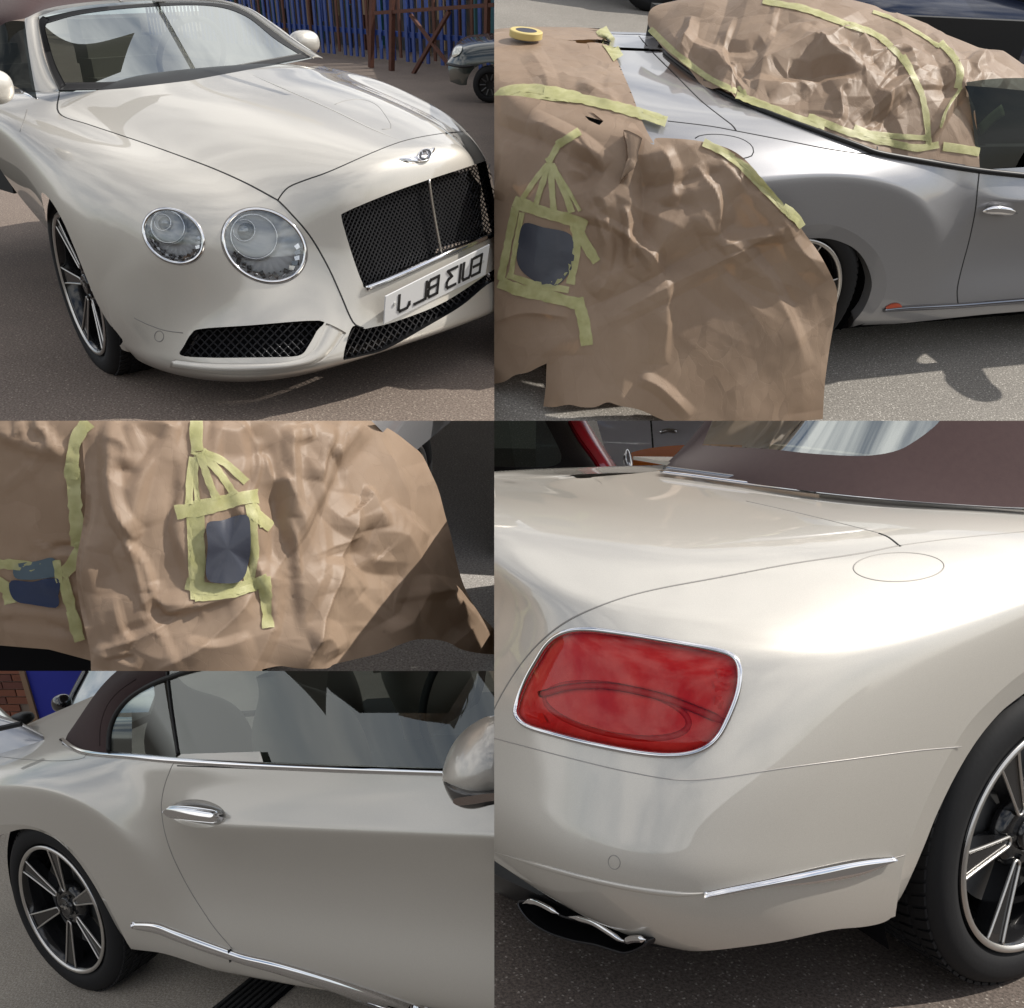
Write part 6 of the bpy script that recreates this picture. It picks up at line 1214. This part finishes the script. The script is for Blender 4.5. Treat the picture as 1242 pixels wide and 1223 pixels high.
# ---- yard behind
bc = root(V2, 'parked_car', tuple(V2.at(790, 16, 'z', 0)), 'black car with spoked alloy wheel at the top of the wrapped car view', 'car')
gc2 = V2.at(785, 14, 'z', 0); rt2 = V2.R[0] * np.array((1, 1, 0)); rt2 /= np.linalg.norm(rt2); fw2 = np.cross((0, 0, 1.), rt2)
plain_wheel(V2, bc, gc2 + np.array((0, 0, .33)), .33, -fw2, hubm=mat('alloy', (.4, .4, .42), .35, .8))
part(V2, 'body', blob(gc2 + fw2 * .9 + rt2 * 1.0 + np.array((0, 0, .75)), (2.3, .8, .5), 'body', (rt2, fw2, (0, 0, 1.))), BKG, bc)
for nm_, (u, v, k), lab in (('a', (1110, 40, 0), 'black car roof and windscreen just behind the paper covered roof'), ('b', (1235, 88, 0), 'dark blue car with bright bonnet edge at the right behind the roof')):
    g_ = V2.at(u, v + 45, 'z', 0); k_ = root(V2, 'parked_car', tuple(g_), lab, 'car')
    part(V2, 'body', blob(g_ + np.array((0, 0, .62)), (2.1, .85, .42), 'body', (rt2, fw2, (0, 0, 1.))), BKG if nm_ == 'a' else paint('navy_paint', (.02, .03, .06), (.03, .04, .08), .3, .3), k_)
    part(V2, 'glasshouse', blob(g_ + np.array((0, 0, 1.05)), (1.1, .72, .32), 'glasshouse', (rt2, fw2, (0, 0, 1.))), mat('dark_window', (.02, .025, .03), .05, coat=.5), k_)
f1 = V2.at(1080, -60, 'z', 0); f2 = V2.at(1300, -30, 'z', 0); fd2 = (f2 - f1) / np.linalg.norm(f2 - f1); fn2 = np.cross(fd2, (0, 0, 1.))
fe2 = root(V2, 'timber_fence', tuple(f1), 'dark red and blue fence boards in the top right corner', 'fence')
bd = [MB().box((0, 0, 0), (.10, .02, 1.1), (fd2, fn2, (0, 0, 1.))).me('board') for _ in range(4)]
for b_, m_ in zip(bd, (mat('board_red', (.06, .015, .012), .7), FB, mat('board_dark', (.02, .02, .025), .7), mat('board_ochre', (.20, .12, .03), .7))): b_.materials.append(m_)
for k in range(int(np.linalg.norm(f2 - f1) / .22)):
    o = bpy.data.objects.new('board', bd[random.choice([0, 0, 1, 2, 2, 3])]); COL.objects.link(o); o.parent = fe2; o.location = Vector(fd2 * k * .22) + Vector((0, 0, 1.1)); V2.objs.append(o)
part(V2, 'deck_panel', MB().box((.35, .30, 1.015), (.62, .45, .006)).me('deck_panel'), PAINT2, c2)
part(V2, 'seat', MB().box((1.75, -.60, .965), (.80, .03, .165)).me('seat'), INTD, c2)  # no real seat: dark board added so the door window shows a shaded cabin
clip(V2)
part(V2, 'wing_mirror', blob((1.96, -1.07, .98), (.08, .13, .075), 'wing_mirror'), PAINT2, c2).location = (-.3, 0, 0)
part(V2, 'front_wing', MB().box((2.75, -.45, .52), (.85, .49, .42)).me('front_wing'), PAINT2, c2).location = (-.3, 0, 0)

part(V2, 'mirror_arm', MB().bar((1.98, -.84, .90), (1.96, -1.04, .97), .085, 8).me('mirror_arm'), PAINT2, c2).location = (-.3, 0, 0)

# ================================================================== middle left: the papered tail from behind
V3 = View([-3.0, -1.75, 1.7, 1.66718, -1.2623, 0.99175], [('u', 599.5, 1), ('v', 510.5, -1), ('v', 814, 1)])
T3 = asphalt('grey_tarmac', (.46, .435, .41), (.27, .25, .235), (.74, .71, .67), .30)
ground(V3, T3, [(-8, -8), (20, -8), (20, 20), (-8, 20)])
c3 = root(V3, 'convertible_car', (-.5, 0, 0), 'pearl convertible toned for a cooler light, hidden under brown paper, only a strip of sill showing', 'car')
B3 = Sheet('body', net(RN, 260, 150), V3)
B3.cut(np.array([(-100, 783), (60, 787), (110, 800), (320, 830), (700, 830), (700, 1100), (-100, 1100)], float), 4, facing=False, where=lambda c: c[:, 2] < .5)
B3.cut(np.array([(-400, 100), (440, 100), (440, 500), (500, 560), (540, 640), (560, 720), (560, 1200), (-400, 1200)], float), 4, facing=False)
B3.cut(np.array([(430, 575), (503, 548), (550, 509), (610, 460), (1500, 300), (1500, 1300), (430, 1300)], float), 4, facing=False)
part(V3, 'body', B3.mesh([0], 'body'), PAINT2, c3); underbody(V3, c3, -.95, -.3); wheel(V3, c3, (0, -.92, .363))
# the sill seen past the paper
ss = Sheet('ss', net(grid_net(V3, [[(468, 512, 'z', .42), (520, 480, 'z', .42), (560, 450, 'z', .42)], [(486, 530, 'z', .33), (530, 500, 'z', .33), (570, 470, 'z', .33)], [(503, 546, 'z', .27), (548, 508, 'z', .27), (590, 475, 'z', .27)]]), 8, 16), V3)
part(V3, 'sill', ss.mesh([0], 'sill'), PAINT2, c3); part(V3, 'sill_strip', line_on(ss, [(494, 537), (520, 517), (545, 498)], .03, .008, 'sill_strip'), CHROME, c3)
QS = root(V3, 'paper_sheet', tuple(V3.at(400, 812, 'z', 0)), 'big brown paper sheet round the masked patch, its lit corner trailing on the tarmac', 'masking paper')
folds3 = [([(134, 540), (134, 575), (138, 607), (150, 632), (167, 654)], 4.5, .035), ([(150, 655), (168, 672), (180, 695), (184, 716)], 7, .020), ([(104, 525), (106, 600), (108, 660)], 6, -.02), ([(108, 600), (96, 700), (106, 760)], 5, -.03),
 ([(120, 530), (150, 540), (148, 570)], 8, .03), ([(200, 515), (150, 590)], 12, -.02), ([(190, 530), (165, 600), (175, 640)], 10, .014), ([(215, 560), (205, 640), (225, 720)], 10, -.018), ([(352, 515), (354, 560), (355, 628)], 3.5, .026), ([(322, 548), (334, 580), (350, 578)], 6, .03, 'step'), ([(336, 585), (338, 640), (325, 700)], 8, -.025),
 ([(405, 518), (392, 555), (384, 585)], 7, .026), ([(440, 512), (420, 540), (405, 556)], 6, .028), ([(372, 515), (376, 535)], 7, .02), ([(322, 705), (350, 670), (370, 610), (395, 560)], 7, .014), ([(340, 690), (390, 620), (420, 560), (440, 515)], 12, -.02), ([(330, 700), (370, 640), (405, 570)], 4, .010),
 ([(442, 598), (450, 602), (460, 640)], 9, .030), ([(452, 645), (478, 652), (500, 686), (525, 716), (560, 745), (600, 782)], 11, .055), ([(430, 655), (445, 690), (485, 700)], 14, -.03), ([(435, 600), (425, 650), (405, 700), (378, 780), (368, 815)], 7, .045, 'step'), ([(470, 770), (500, 745), (505, 700)], 12, .035),
 ([(420, 770), (460, 760), (480, 745)], 10, -.02), ([(530, 720), (535, 745), (560, 770)], 12, -.03), ([(372, 780), (395, 775), (410, 795)], 7, .03), ([(110, 790), (170, 772), (240, 735), (300, 718)], 5, .026, 'step'), ([(185, 815), (240, 785), (280, 750), (310, 715)], 6, .030, 'step'), ([(185, 725), (205, 748), (240, 735)], 5, -.022), ([(185, 705), (190, 730), (235, 732)], 5, .02),
 ([(140, 720), (150, 765), (165, 775)], 6, .015), ([(115, 790), (140, 800), (175, 812)], 5, .016), ([(130, 800), (165, 795)], 4, -.014), ([(120, 640), (115, 720), (130, 780)], 14, .012), ([(290, 620), (310, 560), (300, 520)], 12, -.02), ([(520, 560), (535, 620), (555, 700)], 14, .016), ([(150, 520), (180, 512), (220, 522)], 9, .02), ([(255, 520), (285, 525), (300, 515)], 8, .02)]
folds3 = [(p_, w_ * 1.8, h_ * .8, *(k_ or (('fold',) if i_ % 2 else ()))) for i_, (p_, w_, h_, *k_) in enumerate(folds3)]
P3s = Sheet('paper', displace(net(drape_net(.75, .40, pw=1.2), 400, 460), V3, folds3 + creases(13, (110, 500, 460, 600), (84, 14), (120, 300), (12, 28), (.008, .020), 11) + creases(8, (120, 510, 460, 640), (88, 14), (40, 110), (5, 9), (.006, .010), 31) + creases(5, (120, 700, 280, 790), (-20, 20), (60, 150), (10, 20), (.008, .014), 12) + creases(6, (380, 600, 540, 740), (55, 30), (60, 140), (10, 22), (.008, .016), 13), 0), V3)
out3 = np.vstack([cat([(96, 470), (100, 540), (104, 600), (100, 640), (92, 690), (98, 740), (106, 775), (110, 800), (110, 830)], 4), [(110, 860), (318, 860), (318, 812)],
   cat([(318, 812), (340, 808), (362, 811), (396, 811), (405, 806), (430, 800), (462, 792), (485, 782), (505, 776), (528, 776), (545, 780), (560, 788), (585, 793), (610, 794)], 4), [(640, 800)], cat([(610, 776), (598, 762), (580, 742), (566, 718), (556, 690), (547, 650), (540, 625), (532, 595), (522, 572), (512, 552), (500, 541), (478, 524), (458, 513), (440, 500), (400, 470)], 4), [(300, 440), (96, 440)]])
P3s.cut(out3, 1, facing=False, where=lambda c: c[:, 1] < .2)
part(V3, 'paper', P3s.mesh([1], 'paper'), KRAFT, QS)
# sheet on the boot side (left)
QL = root(V3, 'paper_sheet', tuple(V3.at(40, 785, 'z', .1)), 'brown paper sheet across the boot beside the vertical tape, with a blue gap', 'masking paper')
fl3 = [([(-10, 520), (40, 540), (85, 552)], 7, .02), ([(40, 510), (55, 525), (68, 545)], 5, .02), ([(20, 512), (35, 530)], 5, .02), ([(60, 665), (85, 665), (90, 660)], 4, -.02), ([(-10, 760), (50, 770), (100, 775)], 14, .010), ([(0, 740), (60, 745), (100, 755)], 6, .008)]
P3l = Sheet('pl', displace(net([[(x - .004, y, z) for x, y, z in c] for c in drape_net(.75, .06)], 220, 220), V3, fl3 + creases(12, (0, 512, 90, 760), (60, 60), (20, 80), (3, 6), (.003, .008), 14), .002, 33.0), V3)
P3l.cut(np.array([(-200, 400), (104, 400), (106, 640), (98, 690), (106, 760), (112, 802), (60, 788), (0, 783), (-200, 775)], float), 1, facing=False, where=lambda c: c[:, 0] < -.3)
part(V3, 'paper', P3l.mesh([1], 'paper'), KRAFT, QL)
tv = root(V3, 'tape_strips', tuple(V3.at(95, 640, 'x', -1.1)), 'yellow tape running vertically between the two tail sheets', 'masking tape')
for p, w in (([(108, 512), (98, 525), (90, 545), (88, 580)], 20), ([(89, 560), (92, 600), (95, 640), (98, 660)], 20), ([(104, 662), (92, 680), (76, 696)], 18), ([(98, 655), (104, 676)], 14), ([(78, 700), (86, 730), (96, 770)], 16), ([(88, 740), (98, 776)], 16), ([(-5, 684), (20, 684), (50, 688)], 14), ([(-5, 704), (8, 712), (14, 732)], 17), ([(70, 678), (74, 705)], 10)):
    tape(V3, P3l, p, w, tv, h=.006 if p[0][0] > 60 else .002)
part(V3, 'blue_film', disc_on(P3l, [(16, 702), (40, 704), (72, 700), (73, 720), (70, 736), (40, 732), (22, 728), (14, 715)], lambda r, a: .010, 'blue_film', 6, 40), mat('blue_film', (.035, .05, .10), .25, coat=.4, bump=(8, .5, .01)), tv)
part(V3, 'blue_film', disc_on(P3l, [(20, 684), (45, 680), (66, 676), (72, 696), (45, 702), (20, 700)], lambda r, a: .006, 'blue_film', 5, 40), mat('blue_film_pale', (.10, .14, .17), .3, coat=.4, bump=(8, .5, .01)), tv)
tc3 = root(V3, 'tape_strips', tuple(V3.at(278, 665, 'x', -1.05)), 'yellow tape frame with fanned straps round the dark patch on the tail', 'masking tape')
for p, w in (([(238, 508), (238, 530), (240, 548)], 18), ([(232, 549), (240, 551), (248, 550)], 5), ([(234, 555), (230, 580), (229, 612)], 11), ([(239, 552), (237, 580), (240, 610)], 9), ([(243, 552), (252, 580), (262, 606)], 10), ([(245, 550), (264, 572), (284, 600)], 11), ([(246, 548), (272, 562), (298, 585)], 11), ([(214, 622), (250, 615), (285, 606), (312, 602)], 21), ([(300, 600), (312, 620), (316, 640)], 5), ([(306, 622), (318, 632), (328, 640)], 16), ([(240, 622), (240, 670), (239, 728)], 20), ([(229, 625), (231, 670), (234, 725)], 7), ([(302, 612), (306, 640), (308, 680), (304, 708)], 12), ([(296, 680), (300, 705)], 10), ([(226, 708), (260, 715), (300, 711), (324, 703)], 18), ([(236, 726), (270, 722), (310, 712)], 12), ([(320, 700), (322, 730), (325, 762)], 17)):
    tape(V3, P3s, p, w, tc3)
part(V3, 'masked_patch', disc_on(P3s, [(250, 634), (270, 631), (298, 624), (303, 645), (302, 680), (292, 703), (270, 706), (250, 700), (251, 660)], lambda r, a: .018, 'masked_patch', 8, 50, planar=True), MATS['grey_blue_film'], tc3)
clip(V3)
